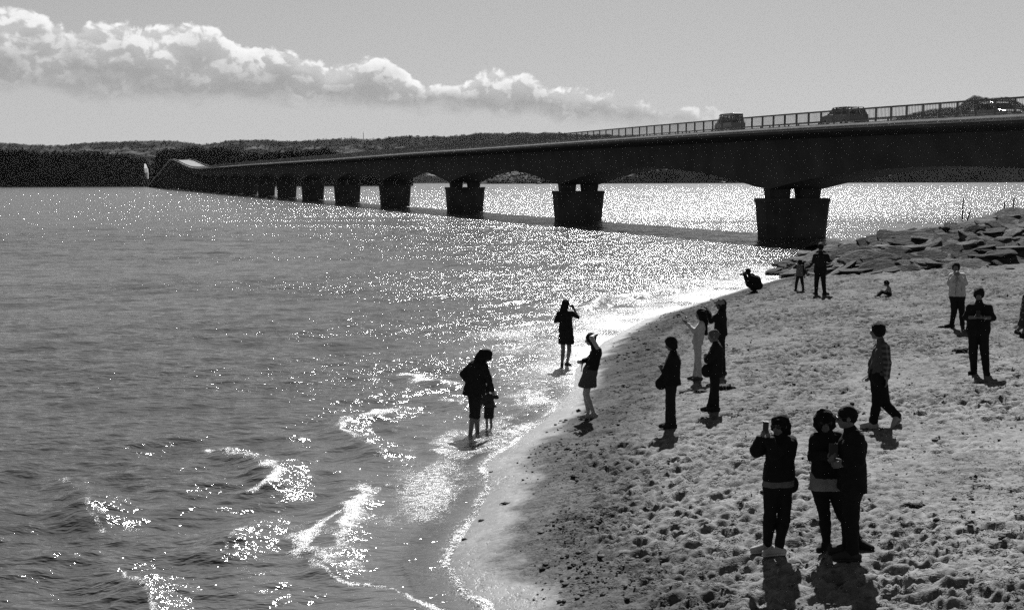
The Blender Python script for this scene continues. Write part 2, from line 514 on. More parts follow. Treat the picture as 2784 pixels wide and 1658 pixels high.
def build_sea():
    rows = np.concatenate([log_rows(9.5, 150.0, 0.0036), log_rows(151.0, 30000.0, 0.03)])
    cols = np.concatenate([np.linspace(-1.7, -0.47, 20)[:-1], np.linspace(-0.47, 0.47, 520), np.linspace(0.47, 1.7, 20)[1:]])
    Y, C = np.meshgrid(rows, cols, indexing='ij'); X = Y * C
    s = shore_s(X, Y)
    keep_near = Y < 260
    nn = int((rows < 260).sum())
    x, y = X[:nn], Y[:nn]
    z = np.zeros_like(x)
    cell = 0.0036 * y
    dep = sstep(-s[:nn], 0.1, 3.0)
    gust = 0.75 + 0.9 * fbm(x * 0.045, y * 0.03, 3, 31)
    r2 = np.random.default_rng(21)
    for k in range(64):
        lam = 0.28 * (5.5 / 0.28) ** (k / 63.0)
        lam *= r2.uniform(0.9, 1.1)
        th = r2.normal(0.2, 0.45)                     # travel direction, from straight towards the camera
        kx, ky = math.sin(th) * 2 * math.pi / lam, -math.cos(th) * 2 * math.pi / lam
        a = 0.0050 * lam * (1.9 if lam < 0.8 else 0.85 if lam < 2.0 else 0.5)
        w = sstep(lam / cell, 2.2, 3.6)
        ph = kx * x + ky * y + r2.uniform(0, 6.28) + 1.2 * fbm(x / (lam * 6), y / (lam * 6), 1, 100 + k)
        f = np.sin(ph)
        z += a * w * (f + 0.28 * np.cos(2 * ph)) * (dep * 0.88 + 0.12) * (gust if lam < 2 else 1.0)
    foam = np.zeros_like(x)
    sub = y[:, 0] < 75
    xs, ys = x[sub], y[sub]
    br = fbm(xs * 3.0, ys * 2.0, 3, 40); br2 = fbm(xs * 1.4, ys * 1.0, 3, 42)
    wx = 0.30 * fbm(xs * 1.3, ys * 1.0, 3, 43); wy = 0.55 * fbm(xs * 1.3, ys * 1.0, 3, 44)
    for pts, wd, st, h in BREAKERS:
        d, sg, t = poly_dist(xs + wx, ys + wy, px_poly(pts))
        wv = wd * (0.35 + 2.6 * np.clip(br + 0.22, 0, 1))
        foam[sub] = np.maximum(foam[sub], st * np.exp(-(d / wv) ** 2) * np.clip(0.55 + 1.6 * br2, 0.1, 1.0))
        if h:
            n = len(pts) - 1
            taper = sstep(t, 0.0, 0.8) * sstep(n - t, 0.0, 0.8)
            z[sub] += 1.05 * h * np.exp(-(d / (0.22 + 1.2 * h)) ** 2) * (0.25 + 0.75 * taper) * sstep(-s[:nn][sub], 0.3, 1.5)
            z[sub] -= 0.5 * h * np.exp(-((d - 0.75) / 0.4) ** 2) * sstep(-s[:nn][sub], 0.3, 1.5)
    # swash: lace of foam along the edge, wide where the beach turns away
    sn = s[:nn]
    wid = 0.10 + 2.3 * sstep(y, 26.5, 40) 
    edge = np.exp(-np.clip(-sn - 0.02, 0, 99) / np.maximum(wid * (0.7 + 1.2 * (fbm(x * 0.5, y * 0.3, 3, 60) + 0.3)), 0.05)) * (sn < 0.6)
    foam = np.maximum(foam, edge * (0.45 + 0.33 * sstep(y, 26, 36)) * np.clip(0.75 + 1.3 * fbm(x * 0.9, y * 0.5, 3, 62), 0.2, 1.1))
    lace = np.exp(-((sn + 0.03 + 0.10 * fbm(x * 2, y * 2, 3, 61)) / (0.045 + 0.07 * np.clip(fbm(x * 1.1, y * 1.1, 2, 63) + .2, 0, 1))) ** 2)
    foam = np.maximum(foam, np.clip(0.42 + 1.3 * fbm(x * 1.5, y * 1.5, 3, 64), 0.05, .75) * lace)
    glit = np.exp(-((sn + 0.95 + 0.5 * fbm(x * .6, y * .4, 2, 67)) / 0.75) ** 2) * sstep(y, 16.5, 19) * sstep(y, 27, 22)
    foam = np.maximum(foam, 0.40 * glit * np.clip(0.45 + 2.0 * fbm(x * 1.6, y * 0.9, 3, 66), 0.0, 1.0))  # sun glitter off the shallows, laid into the colour as white foam speckle
    Z = np.zeros_like(X); Z[:nn] = z
    # a thin film runs a little way up the sand
    Z[:nn] = np.where(sn > -0.6, Z[:nn] * 0.6 + 0.012, Z[:nn])
    FO = np.zeros_like(X); FO[:nn] = foam
    keep = s < 3.0
    Fc = grid_faces(*X.shape)
    kf = keep.ravel()[Fc].any(1)
    me = mesh_np('sea', np.stack([X, Y, Z], -1).reshape(-1, 3), Fc[kf], True)
    attr(me, 'foam', FO.ravel()); attr(me, 'shore', s.ravel())
    m = bpy.data.materials.new('sea_water'); m.use_nodes = True; T = NT(m.node_tree)
    pos = T.n('ShaderNodeTexCoord').outputs['Object']
    fo = T.n('ShaderNodeAttribute', {'attribute_name': 'foam'}).outputs['Fac']
    sh = T.n('ShaderNodeAttribute', {'attribute_name': 'shore'}).outputs['Fac']
    calm = T.m('MULTIPLY', T.ss(sh, -5.0, -0.4, 1.0, 0.62), T.ss(sh, -120.0, -30.0, 1.06, 0.68))
    st = T.n('ShaderNodeMapping', None, Vector=pos, Scale=(0.45, 1.0, 1.0)).outputs[0]
    h1 = T.noise(st, 2.2, 2.0, 0.55); h2 = T.noise(st, 7.5, 2.0, 0.6); h3 = T.noise(st, 24.0, 2.0, 0.6)
    rows_ = T.n('ShaderNodeMapping', None, Vector=pos, Scale=(0.3, 1.0, 1.0)).outputs[0]
    patch = T.ss(T.noise(rows_, 0.11, 4.0, 0.6), 0.32, 0.68, 0.55, 1.35)
    hh = T.m('MULTIPLY_ADD', h1, 0.150, T.m('MULTIPLY_ADD', h2, 0.095, T.m('MULTIPLY', h3, 0.018)))
    hh = T.m('MULTIPLY', hh, T.m('MULTIPLY', patch, calm))
    bp = T.n('ShaderNodeBump', None, Strength=1.0, Distance=1.0, Height=hh)
    shal = T.ss(sh, -7.0, 0.2)
    c = T.mixf(shal, 0.042, 0.075)
    wat = T.n('ShaderNodeBsdfPrincipled', None, Base_Color=T.comb(c, c, c), Roughness=T.ss(sh, -110.0, -25.0, 0.16, 0.085), IOR=T.ss(sh, -75.0, -28.0, 1.25, 1.33))
    T.set(wat.inputs['Normal'], bp.outputs[0])
    fn = T.noise(pos, 48.0, 2.0, 0.7); fn2 = T.noise(pos, 9.0, 3.0, 0.65)
    lacen = T.m('ADD', T.m('MULTIPLY', fn, 0.66), T.m('MULTIPLY', fn2, 0.34))
    mask = T.ss(T.m('ADD', lacen, T.m('MULTIPLY', fo, 0.27)), 0.59, 0.63)
    mask = T.m('MULTIPLY', mask, T.ss(fo, 0.04, 0.22))
    fbp = T.n('ShaderNodeBump', None, Strength=1.0, Distance=0.04, Height=T.noise(pos, 40.0, 3.0, 0.7))
    fm = T.n('ShaderNodeBsdfPrincipled', None, Roughness=0.25)
    fm.inputs['Base Color'].default_value = (0.62, 0.62, 0.62, 1)
    T.set(fm.inputs['Normal'], fbp.outputs[0])
    mx = T.n('ShaderNodeMixShader', None, Fac=mask, i1=wat.outputs[0], i2=fm.outputs[0])
    # thin film at the very edge lets the sand show through
    tr = T.n('ShaderNodeBsdfTransparent')
    film = T.m('MULTIPLY', T.ss(sh, -0.9, 0.05), T.m('SUBTRACT', 1.0, mask))
    mx2 = T.n('ShaderNodeMixShader', None, Fac=T.m('MULTIPLY', film, 0.7), i1=mx.outputs[0], i2=tr.outputs[0])
    o = T.n('ShaderNodeOutputMaterial'); T.t.links.new(mx2.outputs[0], o.inputs[0])
    w = new_obj('sea', me, None, [m]); tag(w, kind='structure')

# ------------------------------------------------------------------ mesh collector for box-built things
class MB:
    def __init__(self):
        self.v = []; self.f = []

    def add(self, V, Fc):
        o = len(self.v); self.v += [tuple(p) for p in V]; self.f += [tuple(i + o for i in q) for q in Fc]; return self

    def box(self, c, sx, sy, sz, ax=(1, 0, 0), ay=(0, 1, 0), az=(0, 0, 1), top=1.0, topy=None):
        c = np.asarray(c, float); ax, ay, az = (np.asarray(a, float) for a in (ax, ay, az))
        topy = top if topy is None else topy
        V = []
        for k, (tx, ty) in ((-1, (1, 1)), (1, (top, topy))):
            for i, j in ((-1, -1), (1, -1), (1, 1), (-1, 1)):
                V.append(c + ax * sx / 2 * i * tx + ay * sy / 2 * j * ty + az * sz / 2 * k)
        return self.add(V, [(3, 2, 1, 0), (4, 5, 6, 7), (0, 1, 5, 4), (1, 2, 6, 5), (2, 3, 7, 6), (3, 0, 4, 7)])

    def tube(self, pts, r, n=8, cap=True):
        pts = [np.asarray(p, float) for p in pts]
        rs = r if hasattr(r, '__len__') else [r] * len(pts)
        V = []
        for i, p in enumerate(pts):
            d = pts[min(i + 1, len(pts) - 1)] - pts[max(i - 1, 0)]; d = d / (np.linalg.norm(d) + 1e-9)
            a = np.cross(d, (0.1, 0.3, 1.0) if abs(d[2]) < 0.9 else (1.0, 0.2, 0)); a /= np.linalg.norm(a); b = np.cross(d, a)
            for k in range(n):
                t = 2 * math.pi * k / n
                V.append(p + rs[i] * (math.cos(t) * a + math.sin(t) * b))
        Fc = [(i * n + k, i * n + (k + 1) % n, (i + 1) * n + (k + 1) % n, (i + 1) * n + k) for i in range(len(pts) - 1) for k in range(n)]
        if cap:
            Fc += [tuple(range(n))[::-1], tuple((len(pts) - 1) * n + k for k in range(n))]
        return self.add(V, Fc)

    def loft(self, secs, closed=False):
        """secs: list of equal-length point loops"""
        n = len(secs[0]); V = [p for s in secs for p in s]
        Fc = [(i * n + k, i * n + (k + 1) % n, (i + 1) * n + (k + 1) % n, (i + 1) * n + k) for i in range(len(secs) - 1) for k in range(n)]
        Fc += [tuple(range(n))[::-1], tuple((len(secs) - 1) * n + k for k in range(n))]
        return self.add(V, Fc)

    def build(self, name, mat, parent=None, smooth=False, bevel=0.0):
        me = bpy.data.meshes.new(name); me.from_pydata([tuple(map(float, p)) for p in self.v], [], self.f)
        bm = bmesh.new(); bm.from_mesh(me); bmesh.ops.recalc_face_normals(bm, faces=bm.faces)
        if bevel:
            bmesh.ops.bevel(bm, geom=bm.edges[:], offset=bevel, segments=2, affect='EDGES', profile=0.5)
        bm.to_mesh(me); bm.free()
        if smooth:
            me.polygons.foreach_set('use_smooth', np.ones(len(me.polygons), bool))
        o = new_obj(name, me, parent, [mat] if not isinstance(mat, (list, tuple)) else mat)
        return o


# ------------------------------------------------------------------ the bridge
P1 = np.array([25.0, 115.0])
BU = np.array([-1121.0 / 3500.0, 1.0]); BU /= np.linalg.norm(BU)      # along the bridge, away from the camera
BN = np.array([-BU[1], BU[0]])                                        # to the side that faces the camera
SPAN = 51.3 / BU[1]
HALF = 5.6


def br_pt(t, lat, z):
    p = P1 + BU * t + BN * lat
    return np.array([p[0], p[1], z])


def on_side(px, py, lat):
    """station and height where the ray of a pixel meets the vertical plane at a lateral offset"""
    d = ray(px, py); q = P1 + BN * lat - CAM[:2]
    k = (q @ BN) / (d[:2] @ BN)
    p = CAM + d * k
    return (p[:2] - P1) @ BU, p[2]


EDGE_PX = [(2784, 316), (2500, 330), (2254, 342), (2000, 358), (1800, 371), (1622, 383), (1381, 400), (1141, 416), (900, 434),
           (803, 440), (682, 448), (602, 454), (542, 459), (520, 457), (500, 449), (484, 440), (470, 435)]
_e = sorted(on_side(x, y, HALF) for x, y in EDGE_PX)
_et = np.array([a for a, b in _e]); _ez = np.array([b for a, b in _e])


def deck_z(t):
    t = np.asarray(t, float)
    z = np.interp(t, _et, _ez)
    lo = _ez[0] + (t - _et[0]) * (_ez[3] - _ez[0]) / (_et[3] - _et[0])
    far = _ez[-1] - 0.045 * np.maximum(t - _et[-1] - 40, 0) + 0.01 * np.clip(t - _et[-1], 0, 40)
    return np.where(t < _et[0], lo, np.where(t > _et[-1], far, z))


def deck_s(t, w=14.0):
    return sum(deck_z(t + d) for d in np.linspace(-w, w, 9)) / 9.0


D_MID, D_PIER = 3.05, 5.12


def girder_depth(t):
    tau = (t / SPAN) % 1.0
    return D_MID + (D_PIER - D_MID) * abs(2 * tau - 1) ** 2.1


def build_bridge():
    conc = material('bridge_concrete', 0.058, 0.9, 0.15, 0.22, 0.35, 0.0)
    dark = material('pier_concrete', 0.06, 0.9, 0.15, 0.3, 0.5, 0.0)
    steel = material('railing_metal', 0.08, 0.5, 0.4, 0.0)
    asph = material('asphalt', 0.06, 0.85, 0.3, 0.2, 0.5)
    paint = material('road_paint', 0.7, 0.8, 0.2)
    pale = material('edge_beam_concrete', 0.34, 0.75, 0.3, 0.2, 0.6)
    root = empty('road_bridge', (P1[0], P1[1], 0))
    tag(root, 'long low concrete road bridge on haunched spans crossing the strait to the far shore', 'bridge')
    inv = Matrix.Translation((-P1[0], -P1[1], 0))
    def put(mb, name, mat, parent=root, **kw):
        o = mb.build(name, mat, parent, **kw)
        o.data.transform(inv) if parent is root else o.data.transform(inv)
        return o
    T0, T1 = -95.0, 1560.0
    ts = np.concatenate([np.arange(T0, 420, 2.695), np.arange(420, T1, 6.5)])
    # box girder with cantilevered deck slab
    secs = []
    for t in ts:
        z = float(deck_s(t)); b = z - girder_depth(t)
        L = [(HALF, z - 0.10), (HALF, z - 0.42), (3.25, z - 0.78), (2.72, b), (-2.72, b), (-3.25, z - 0.78), (-HALF, z - 0.42), (-HALF, z - 0.10)]
        secs.append([br_pt(t, l, zz) for l, zz in L])
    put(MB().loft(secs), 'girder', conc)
    # road surface, edge beams on both sides (each beam cut into lengths with open joints)
    secs = [[br_pt(t, l, float(deck_s(t)) + h) for l, h in ((4.6, 0.0), (4.6, -0.09), (-4.6, -0.09), (-4.6, 0.0))] for t in ts]
    put(MB().loft(secs), 'road_surface', asph)
    mb = MB()
    for t in np.arange(T0, 900, 8.0):
        mb.box(br_pt(t, 0, float(deck_s(t)) + 0.012), 0.15, 4.0, 0.008, np.r_[BN, 0], np.r_[BU, 0])
    put(mb, 'centre_line', paint)['kind'] = 'stuff'
    for side in (1, -1):
        t = T0
        i = 0
        while t < 480:
            mb = MB(); e = t + 9.93
            ss_ = [[br_pt(q, side * l, float(deck_s(q)) + h) for l, h in ((HALF + 0.10, 0.16), (HALF + 0.10, -0.22), (4.62, -0.22), (4.62, 0.16))] for q in np.linspace(t, e, 5)]
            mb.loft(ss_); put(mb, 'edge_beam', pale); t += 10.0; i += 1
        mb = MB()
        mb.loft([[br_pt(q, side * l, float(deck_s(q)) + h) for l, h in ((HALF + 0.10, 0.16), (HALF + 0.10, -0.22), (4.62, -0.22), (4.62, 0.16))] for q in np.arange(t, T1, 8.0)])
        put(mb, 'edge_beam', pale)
    # service pipe along the outside of the near edge
    mb = MB().tube([br_pt(q, HALF + 0.30, float(deck_s(q)) + 0.0) for q in np.arange(T0, 500, 5.0)], 0.11, 8)
    put(mb, 'service_pipe', material('pipe_steel', 0.75, 0.35, 0.5, 0.1, 0.8, metallic=0.9), smooth=True)
    # railing
    up = np.array([0, 0, 1.0])
    STEP = 1.85
    post_me = None
    for side in (1, -1):
        lat = side * (HALF - 0.12)
        for h, w in ((1.12, 0.09), (0.30, 0.05)):
            secs = [[br_pt(q, lat + a, float(deck_s(q)) + h + b) for a, b in ((-w, -w * .6), (w, -w * .6), (w, w * .6), (-w, w * .6))] for q in ts]
            put(MB().loft(secs), 'top_rail' if h > 1 else 'bottom_rail', steel)
        posts = np.arange(T0, 1500, STEP)
        vis = [t for t in posts if t > -36]
        individual = set(vis[:300]) if side == 1 else set()
        rest = MB(); bal = MB()
        for t in posts:
            z = float(deck_s(t))
            if t in individual:
                if post_me is None:
                    m2 = MB().box((0, 0, 0.48), 0.10, 0.09, 1.10, np.r_[BN, 0], np.r_[BU, 0])
                    o = m2.build('railing_post', steel, root); post_me = o.data
                else:
                    o = bpy.data.objects.new('railing_post', post_me); COL.objects.link(o); o.parent = root
                p = br_pt(t, lat, z + 0.1); o.location = (p[0] - P1[0], p[1] - P1[1], p[2])
            else:
                rest.box(br_pt(t, lat, z + 0.58), 0.10, 0.10, 1.10, np.r_[BN, 0], np.r_[BU, 0])
            if t < 170:
                for k in range(1, 11):
                    q = t + k * STEP / 11; zz = float(deck_s(q))
                    bal.box(br_pt(q, lat, zz + 0.70), 0.025, 0.028, 0.78, np.r_[BN, 0], np.r_[BU, 0])
            elif t < 420:
                for k in (1, 2, 3, 4):
                    q = t + k * STEP / 5; zz = float(deck_s(q))
                    bal.box(br_pt(q, lat, zz + 0.70), 0.03, 0.06, 0.78, np.r_[BN, 0], np.r_[BU, 0])
        if rest.v:
            o = put(rest, 'railing_posts_beyond', steel); o.name = 'far_railing_post'; o['kind'] = 'stuff'
        o = put(bal, 'baluster', steel); o['kind'] = 'stuff'
    # piers
    for n in range(-1, 29):
        t = n * SPAN
        zb = float(deck_s(t)) - D_PIER
        top = min(4.30, zb - 0.72) if n < 12 else zb - 0.72
        ch = 0.45
        def ring(z, lt, ll):
            P = [(lt, ll - ch), (lt - ch, ll), (-lt + ch, ll), (-lt, ll - ch), (-lt, -ll + ch), (-lt + ch, -ll), (lt - ch, -ll), (lt, -ll + ch)]
            return [br_pt(t + b, a, z) for a, b in P]
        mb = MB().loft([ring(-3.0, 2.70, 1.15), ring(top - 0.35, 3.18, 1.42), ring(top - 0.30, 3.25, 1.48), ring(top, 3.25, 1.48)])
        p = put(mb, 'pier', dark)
        for s in (1, -1):
            hgt = zb - top
            mb = MB()
            mb.box(br_pt(t, s * 1.52, top + hgt / 2 + 0.15), 1.95, 1.0, hgt + 0.3, np.r_[BN, 0], np.r_[BU, 0], top=1.12, topy=1.1)
            q = put(mb, 'bearing_plinth', dark, p)
    # small round road sign and drain pipes under the girder
    for n in range(0, 6):
        t = (n + 0.27) * SPAN; zb = float(deck_s(t)) - girder_depth(t)
        put(MB().tube([br_pt(t, 1.2, zb), br_pt(t, 1.2, zb - 0.35)], 0.14, 8), 'drain_spout', dark)
    return root


def build_bridge_sign(px, py_top, py_base):
    t, _ = on_side(px, py_base, HALF - 1.3)
    z = float(deck_s(t))
    st = material('sign_metal', 0.10, 0.5, 0.4)
    root = empty('road_sign', br_pt(t, HALF - 0.7, z + 0.16)); tag(root, 'round road sign on a thin post at the bridge railing', 'road sign')
    MB().tube([(0, 0, 0), (0, 0, 2.3)], 0.05, 8).build('sign_post', st, root, True)
    a = np.r_[BN, 0]; u = np.r_[BU, 0]
    disc = []
    for k in range(20):
        q = 2 * math.pi * k / 20; disc.append(a * 0.36 * math.cos(q) + np.array([0, 0, 2.5 + 0.36 * math.sin(q)]))
    MB().loft([[p - u * 0.03 for p in disc], [p + u * 0.03 for p in disc]]).build('sign_disc', st, root)


# ------------------------------------------------------------------ cars
def car_glass():
    if 'car_glass' in bpy.data.materials:
        return bpy.data.materials['car_glass']
    m = bpy.data.materials.new('car_glass'); m.use_nodes = True; T = NT(m.node_tree)
    g = T.n('ShaderNodeBsdfPrincipled', None, Roughness=0.03); g.inputs['Base Color'].default_value = (0.01, 0.01, 0.01, 1)
    t = T.n('ShaderNodeBsdfTransparent'); t.inputs[0].default_value = (0.75, 0.75, 0.75, 1)
    mx = T.n('ShaderNodeMixShader', None, Fac=0.62, i1=g.outputs[0], i2=t.outputs[0])
    o = T.n('ShaderNodeOutputMaterial'); T.t.links.new(mx.outputs[0], o.inputs[0])
    return m


def make_car(px, py, lat, kind, label, paint_v, heading=1, group='cars on the bridge'):
    t, _ = on_side(px, py, lat)
    z = float(deck_s(t)) + 0.01
    root = empty('van' if kind == 'van' else 'car', br_pt(t, lat, z))
    d = np.r_[BU, 0] * heading; s = np.array([-d[1], d[0], 0])
    slope = float(deck_s(t + 2) - deck_s(t - 2)) / 4.0
    Rm = Matrix(((d[0], s[0], 0), (d[1], s[1], 0), (0, 0, 1)))
    root.matrix_world = Matrix.Translation(br_pt(t, lat, z)) @ Rm.to_4x4() @ Matrix.Rotation(-math.atan(slope * heading), 4, 'Y')
    tag(root, label, 'van' if kind == 'van' else 'car', group)
    pm = material('car_paint_%s' % kind, paint_v, 0.25, 0.5, coat=0.6)
    gl = car_glass(); ty = material('tyre', 0.02, 0.9, 0.2); rim = material('wheel_rim', 0.4, 0.3, 0.6, metallic=0.8)
    tl = material('tail_light', 0.10, 0.2, 0.6)
    if kind == 'van':     # kei van, short nose
        Lg, W, H = 3.4, 1.5, 1.9
        prof = [(1.70, .30), (1.72, .62), (1.62, .98), (1.30, 1.70), (1.12, 1.86), (0.9, 1.90), (-1.50, 1.90), (-1.64, 1.82), (-1.70, 1.05), (-1.70, .32)]
        wins = [((1.02, 1.06), (0.83, 1.66), (0.32, 1.66), (0.32, 1.06)), ((0.18, 1.06), (0.18, 1.66), (-0.62, 1.66), (-0.62, 1.06)), ((-0.76, 1.06), (-0.76, 1.66), (-1.45, 1.62), (-1.5, 1.06))]
        ax = 1.15
    elif kind == 'wagon':
        Lg, W, H = 4.4, 1.72, 1.62
        prof = [(2.16, .32), (2.20, .62), (2.05, .86), (1.20, 1.02), (0.50, 1.52), (0.15, 1.60), (-1.55, 1.58), (-1.95, 1.36), (-2.16, .96), (-2.20, .36)]
        wins = [((1.02, 1.02), (0.46, 1.46), (0.02, 1.50), (0.02, 1.02)), ((-0.10, 1.02), (-0.10, 1.50), (-0.95, 1.49), (-0.95, 1.02)), ((-1.07, 1.02), (-1.07, 1.48), (-1.62, 1.42), (-1.9, 1.02))]
        ax = 1.35
    else:                 # hatchback
        Lg, W, H = 4.0, 1.68, 1.50
        prof = [(1.95, .32), (2.00, .60), (1.85, .80), (1.05, .96), (0.40, 1.42), (0.05, 1.50), (-1.05, 1.46), (-1.65, 1.05), (-1.98, .92), (-2.0, .36)]
        wins = [((0.88, .97), (0.36, 1.36), (-0.02, 1.40), (-0.02, .97)), ((-0.13, .97), (-0.13, 1.40), (-0.85, 1.38), (-0.85, .97)), ((-0.96, .97), (-0.96, 1.37), (-1.12, 1.34), (-1.5, .98))]
        ax = 1.22
    hw = W / 2
    belt = wins[0][0][1] - 0.02; roof = max(p[1] for w_ in wins for p in w_) + 0.02
    def inset(z_):
        return 0.28 * max(0.0, z_ - 0.9)
    def clip(prof_, lo, hi):
        out = []
        for (x0, z0), (x1, z1) in zip(prof_, prof_[1:] + prof_[:1]):
            ks = sorted(k for k in ([(lo - z0) / (z1 - z0), (hi - z0) / (z1 - z0)] if abs(z1 - z0) > 1e-6 else []) if 0 < k < 1)
            if lo <= z0 <= hi:
                out.append((x0, z0))
            for k in ks:
                out.append((x0 + (x1 - x0) * k, z0 + (z1 - z0) * k))
        return out
    def shell(pr, nm):
        secs_ = [[(x, sgn * (hw * f_ - (inset(z_) if f_ > 0.9 else 0)), z_) for x, z_ in pr] for sgn, f_ in ((-1, 1.0), (-1, .55), (1, .55), (1, 1.0))]
        return MB().loft(secs_).build(nm, pm, root, bevel=0.025)
    shell(clip(prof, 0.0, belt), 'body')
    rp = clip(prof, roof, 9.0)
    shell(rp if len(rp) > 3 else rp + [(rp[-1][0], roof - 0.03), (rp[0][0], roof - 0.03)], 'roof')
    edge_x = [(wins[0][0], wins[0][1]), (wins[0][3], wins[0][2]), (wins[1][3], wins[1][2]), (wins[2][3], wins[2][2])]
    for sgn in (-1, 1):
        for (bx_, bz_), (tx_, tz_) in edge_x:
            MB().tube([(bx_, sgn * (hw - inset(bz_) - .03), belt - .02), (tx_, sgn * (hw - inset(tz_) - .03), roof + .02)], 0.05, 6).build('pillar', pm, root)
    for sx in ((0.45, -0.45) if kind == 'van' else (0.3, -0.6)):
        for sgn in (-1, 1):
            MB().box((sx, sgn * 0.36, belt - 0.05), 0.14, 0.46, 0.62).build('seat', ty, root, bevel=0.04)
            MB().box((sx, sgn * 0.36, belt + 0.36), 0.10, 0.24, 0.18).build('headrest', ty, root, bevel=0.03)
    for sd in (-1, 1):
        for wq in wins:
            V = []
            for k in (0.012, -0.02):
                for x, z_ in wq:
                    V.append((x, sd * (hw - 0.28 * max(0, z_ - 0.9) + k), z_))
            MB().add(V, [(0, 1, 2, 3), (7, 6, 5, 4), (0, 4, 5, 1), (1, 5, 6, 2), (2, 6, 7, 3), (3, 7, 4, 0)]).build('side_window', gl, root)
        MB().box((0.75, sd * (hw + 0.07), 1.05), 0.16, 0.13, 0.12).build('wing_mirror', pm, root, bevel=0.02)
        MB().box((prof[0][0] + 0.01, sd * hw * 0.72, 0.66), 0.08, 0.30, 0.16).build('headlight', rim, root, bevel=0.02)
        MB().box((prof[-1][0] - 0.01, sd * hw * 0.82, 0.85), 0.07, 0.16, 0.26).build('tail_light', tl, root, bevel=0.02)
    # windscreen and rear window
    def screen(a, b, nm):
        w1, w2 = hw - 0.28 * max(0, a[1] - 0.9) - 0.12, hw - 0.28 * max(0, b[1] - 0.9) - 0.12
        n = np.array([-(b[1] - a[1]), 0, (b[0] - a[0])]); n /= np.linalg.norm(n)
        if n[0] * (1 if nm == 'windscreen' else -1) < 0:
            n = -n
        q = [np.array((a[0], -w1, a[1])), np.array((a[0], w1, a[1])), np.array((b[0], w2, b[1])), np.array((b[0], -w2, b[1]))]
        V = [p + n * 0.012 for p in q] + [p - n * 0.02 for p in q]
        MB().add(V, [(0, 1, 2, 3), (7, 6, 5, 4), (0, 4, 5, 1), (1, 5, 6, 2), (2, 6, 7, 3), (3, 7, 4, 0)]).build(nm, gl, root)
    lerp = lambda a, b, k: (a[0] + (b[0] - a[0]) * k, a[1] + (b[1] - a[1]) * k)
    fi = 2 if kind == 'van' else 3
    screen(lerp(prof[fi], prof[fi + 1], .10), lerp(prof[fi], prof[fi + 1], .92), 'windscreen')
    screen(lerp(prof[8], prof[7], .10), lerp(prof[8], prof[7], .9), 'rear_window')
    for x in (ax, -ax):
        for sd in (-1, 1):
            w = MB().tube([(x, sd * (hw - 0.20), 0.30), (x, sd * (hw + 0.005), 0.30)], 0.30, 18).build('wheel', ty, root, bevel=0)
            MB().tube([(x, sd * (hw - 0.02), 0.30), (x, sd * (hw + 0.02), 0.30)], 0.18, 14).build('rim', rim, w)
    MB().box((prof[0][0] - 0.05, 0, 0.42), 0.16, W * 0.96, 0.22).build('front_bumper', pm, root, bevel=0.03)
    MB().box((prof[-1][0] + 0.05, 0, 0.44), 0.16, W * 0.96, 0.22).build('rear_bumper', pm, root, bevel=0.03)
    return root


# ------------------------------------------------------------------ land beyond the water
def sil_curve(pts):
    xs = np.array([p[0] for p in pts], float); ys = np.array([p[1] for p in pts], float)
    return lambda px: np.interp(px, xs, ys)


def build_hill(name, pts, Y0, Y1, base_extra=0.0, mat=None, rough=0.02, step=6, seed=1, shore=None, crown=1.0, nrow=40, tree=6.0, smooth=False):
    """a range of hills whose crest stands at distance Y0..Y1; pts is the skyline read from the photograph"""
    f = sil_curve(pts)
    px = np.arange(pts[0][0], pts[-1][0] + 1, step)
    Yc = (Y0 + Y1) / 2.0
    crest = np.array([at_depth(p, f(p), Yc) for p in px])
    n = len(px)
    bumps = fbm(px * 0.035, np.zeros(n), 3, seed) * crest[:, 2] * rough * 2 + np.abs(fbm(px * 0.35, np.ones(n), 2, seed + 4)) * crown * 6
    rowsv = []
    prof = [(-1.0, -3.0), (-0.985, 0.02), (-0.7, 0.30), (-0.4, 0.60), (-0.15, 0.84), (0.0, 1.0), (0.25, 0.85), (0.8, 0.35), (1.0, -3)]
    pv = [p[0] for p in prof]; ph = [p[1] for p in prof]
    half = (Y1 - Y0) / 2
    vs = np.concatenate([[-1.0], np.linspace(-0.985, 0.0, nrow), [0.15, 0.4, 0.8, 1.0]])
    for i, v in enumerate(vs):
        h = float(np.interp(v, pv, ph)); h = max(h, -0.02)
        yy = crest[:, 1] + v * half * (1 + 0.15 * fbm(px * 0.01, np.full(n, v * 3.0), 2, seed + 9))
        xx = crest[:, 0] * (yy / crest[:, 1]) * 0.3 + crest[:, 0] * 0.7
        zz = crest[:, 2] * h
        if h > 0:
            zz = zz + bumps * h + (crest[:, 2] * 0.10 * fbm(px * 0.02, np.full(n, v * 9.0), 3, seed + 2) * min(1, 3 * abs(v)))
            zz = np.maximum(zz, 1.0) + tree * (hash2(np.arange(n), np.full(n, i), seed) - 0.35) * min(1.0, 6 * h)
        else:
            zz = np.full(n, -3.0)
        rowsv.append(np.stack([xx, yy, zz], -1))
    prof = vs
    V = np.concatenate(rowsv); Fc = grid_faces(len(prof), n)
    me = mesh_np(name, V, Fc, smooth)
    o = new_obj(name, me, None, [mat]); tag(o, kind='structure')
    return o, crest, f


def crown_clumps(centres, radii, rng, leaves=26, flat=0.8):
    """tree crowns as clouds of small random leaf-clump faces; one mesh worth of arrays"""
    N = len(centres)
    d = rng.normal(size=(N, leaves, 3)); d /= np.linalg.norm(d, axis=-1, keepdims=True)
    rr = radii[:, None] * rng.uniform(0.45, 1.08, (N, leaves))
    c = centres[:, None, :] + d * rr[..., None] * np.array([1, 1, flat])
    sz = radii[:, None, None, None] * rng.uniform(0.22, 0.5, (N, leaves, 1, 1))
    tri = rng.normal(size=(N, leaves, 3, 3)); tri /= np.linalg.norm(tri, axis=-1, keepdims=True)
    V = (c[:, :, None, :] + tri * sz).reshape(-1, 3)
    return V


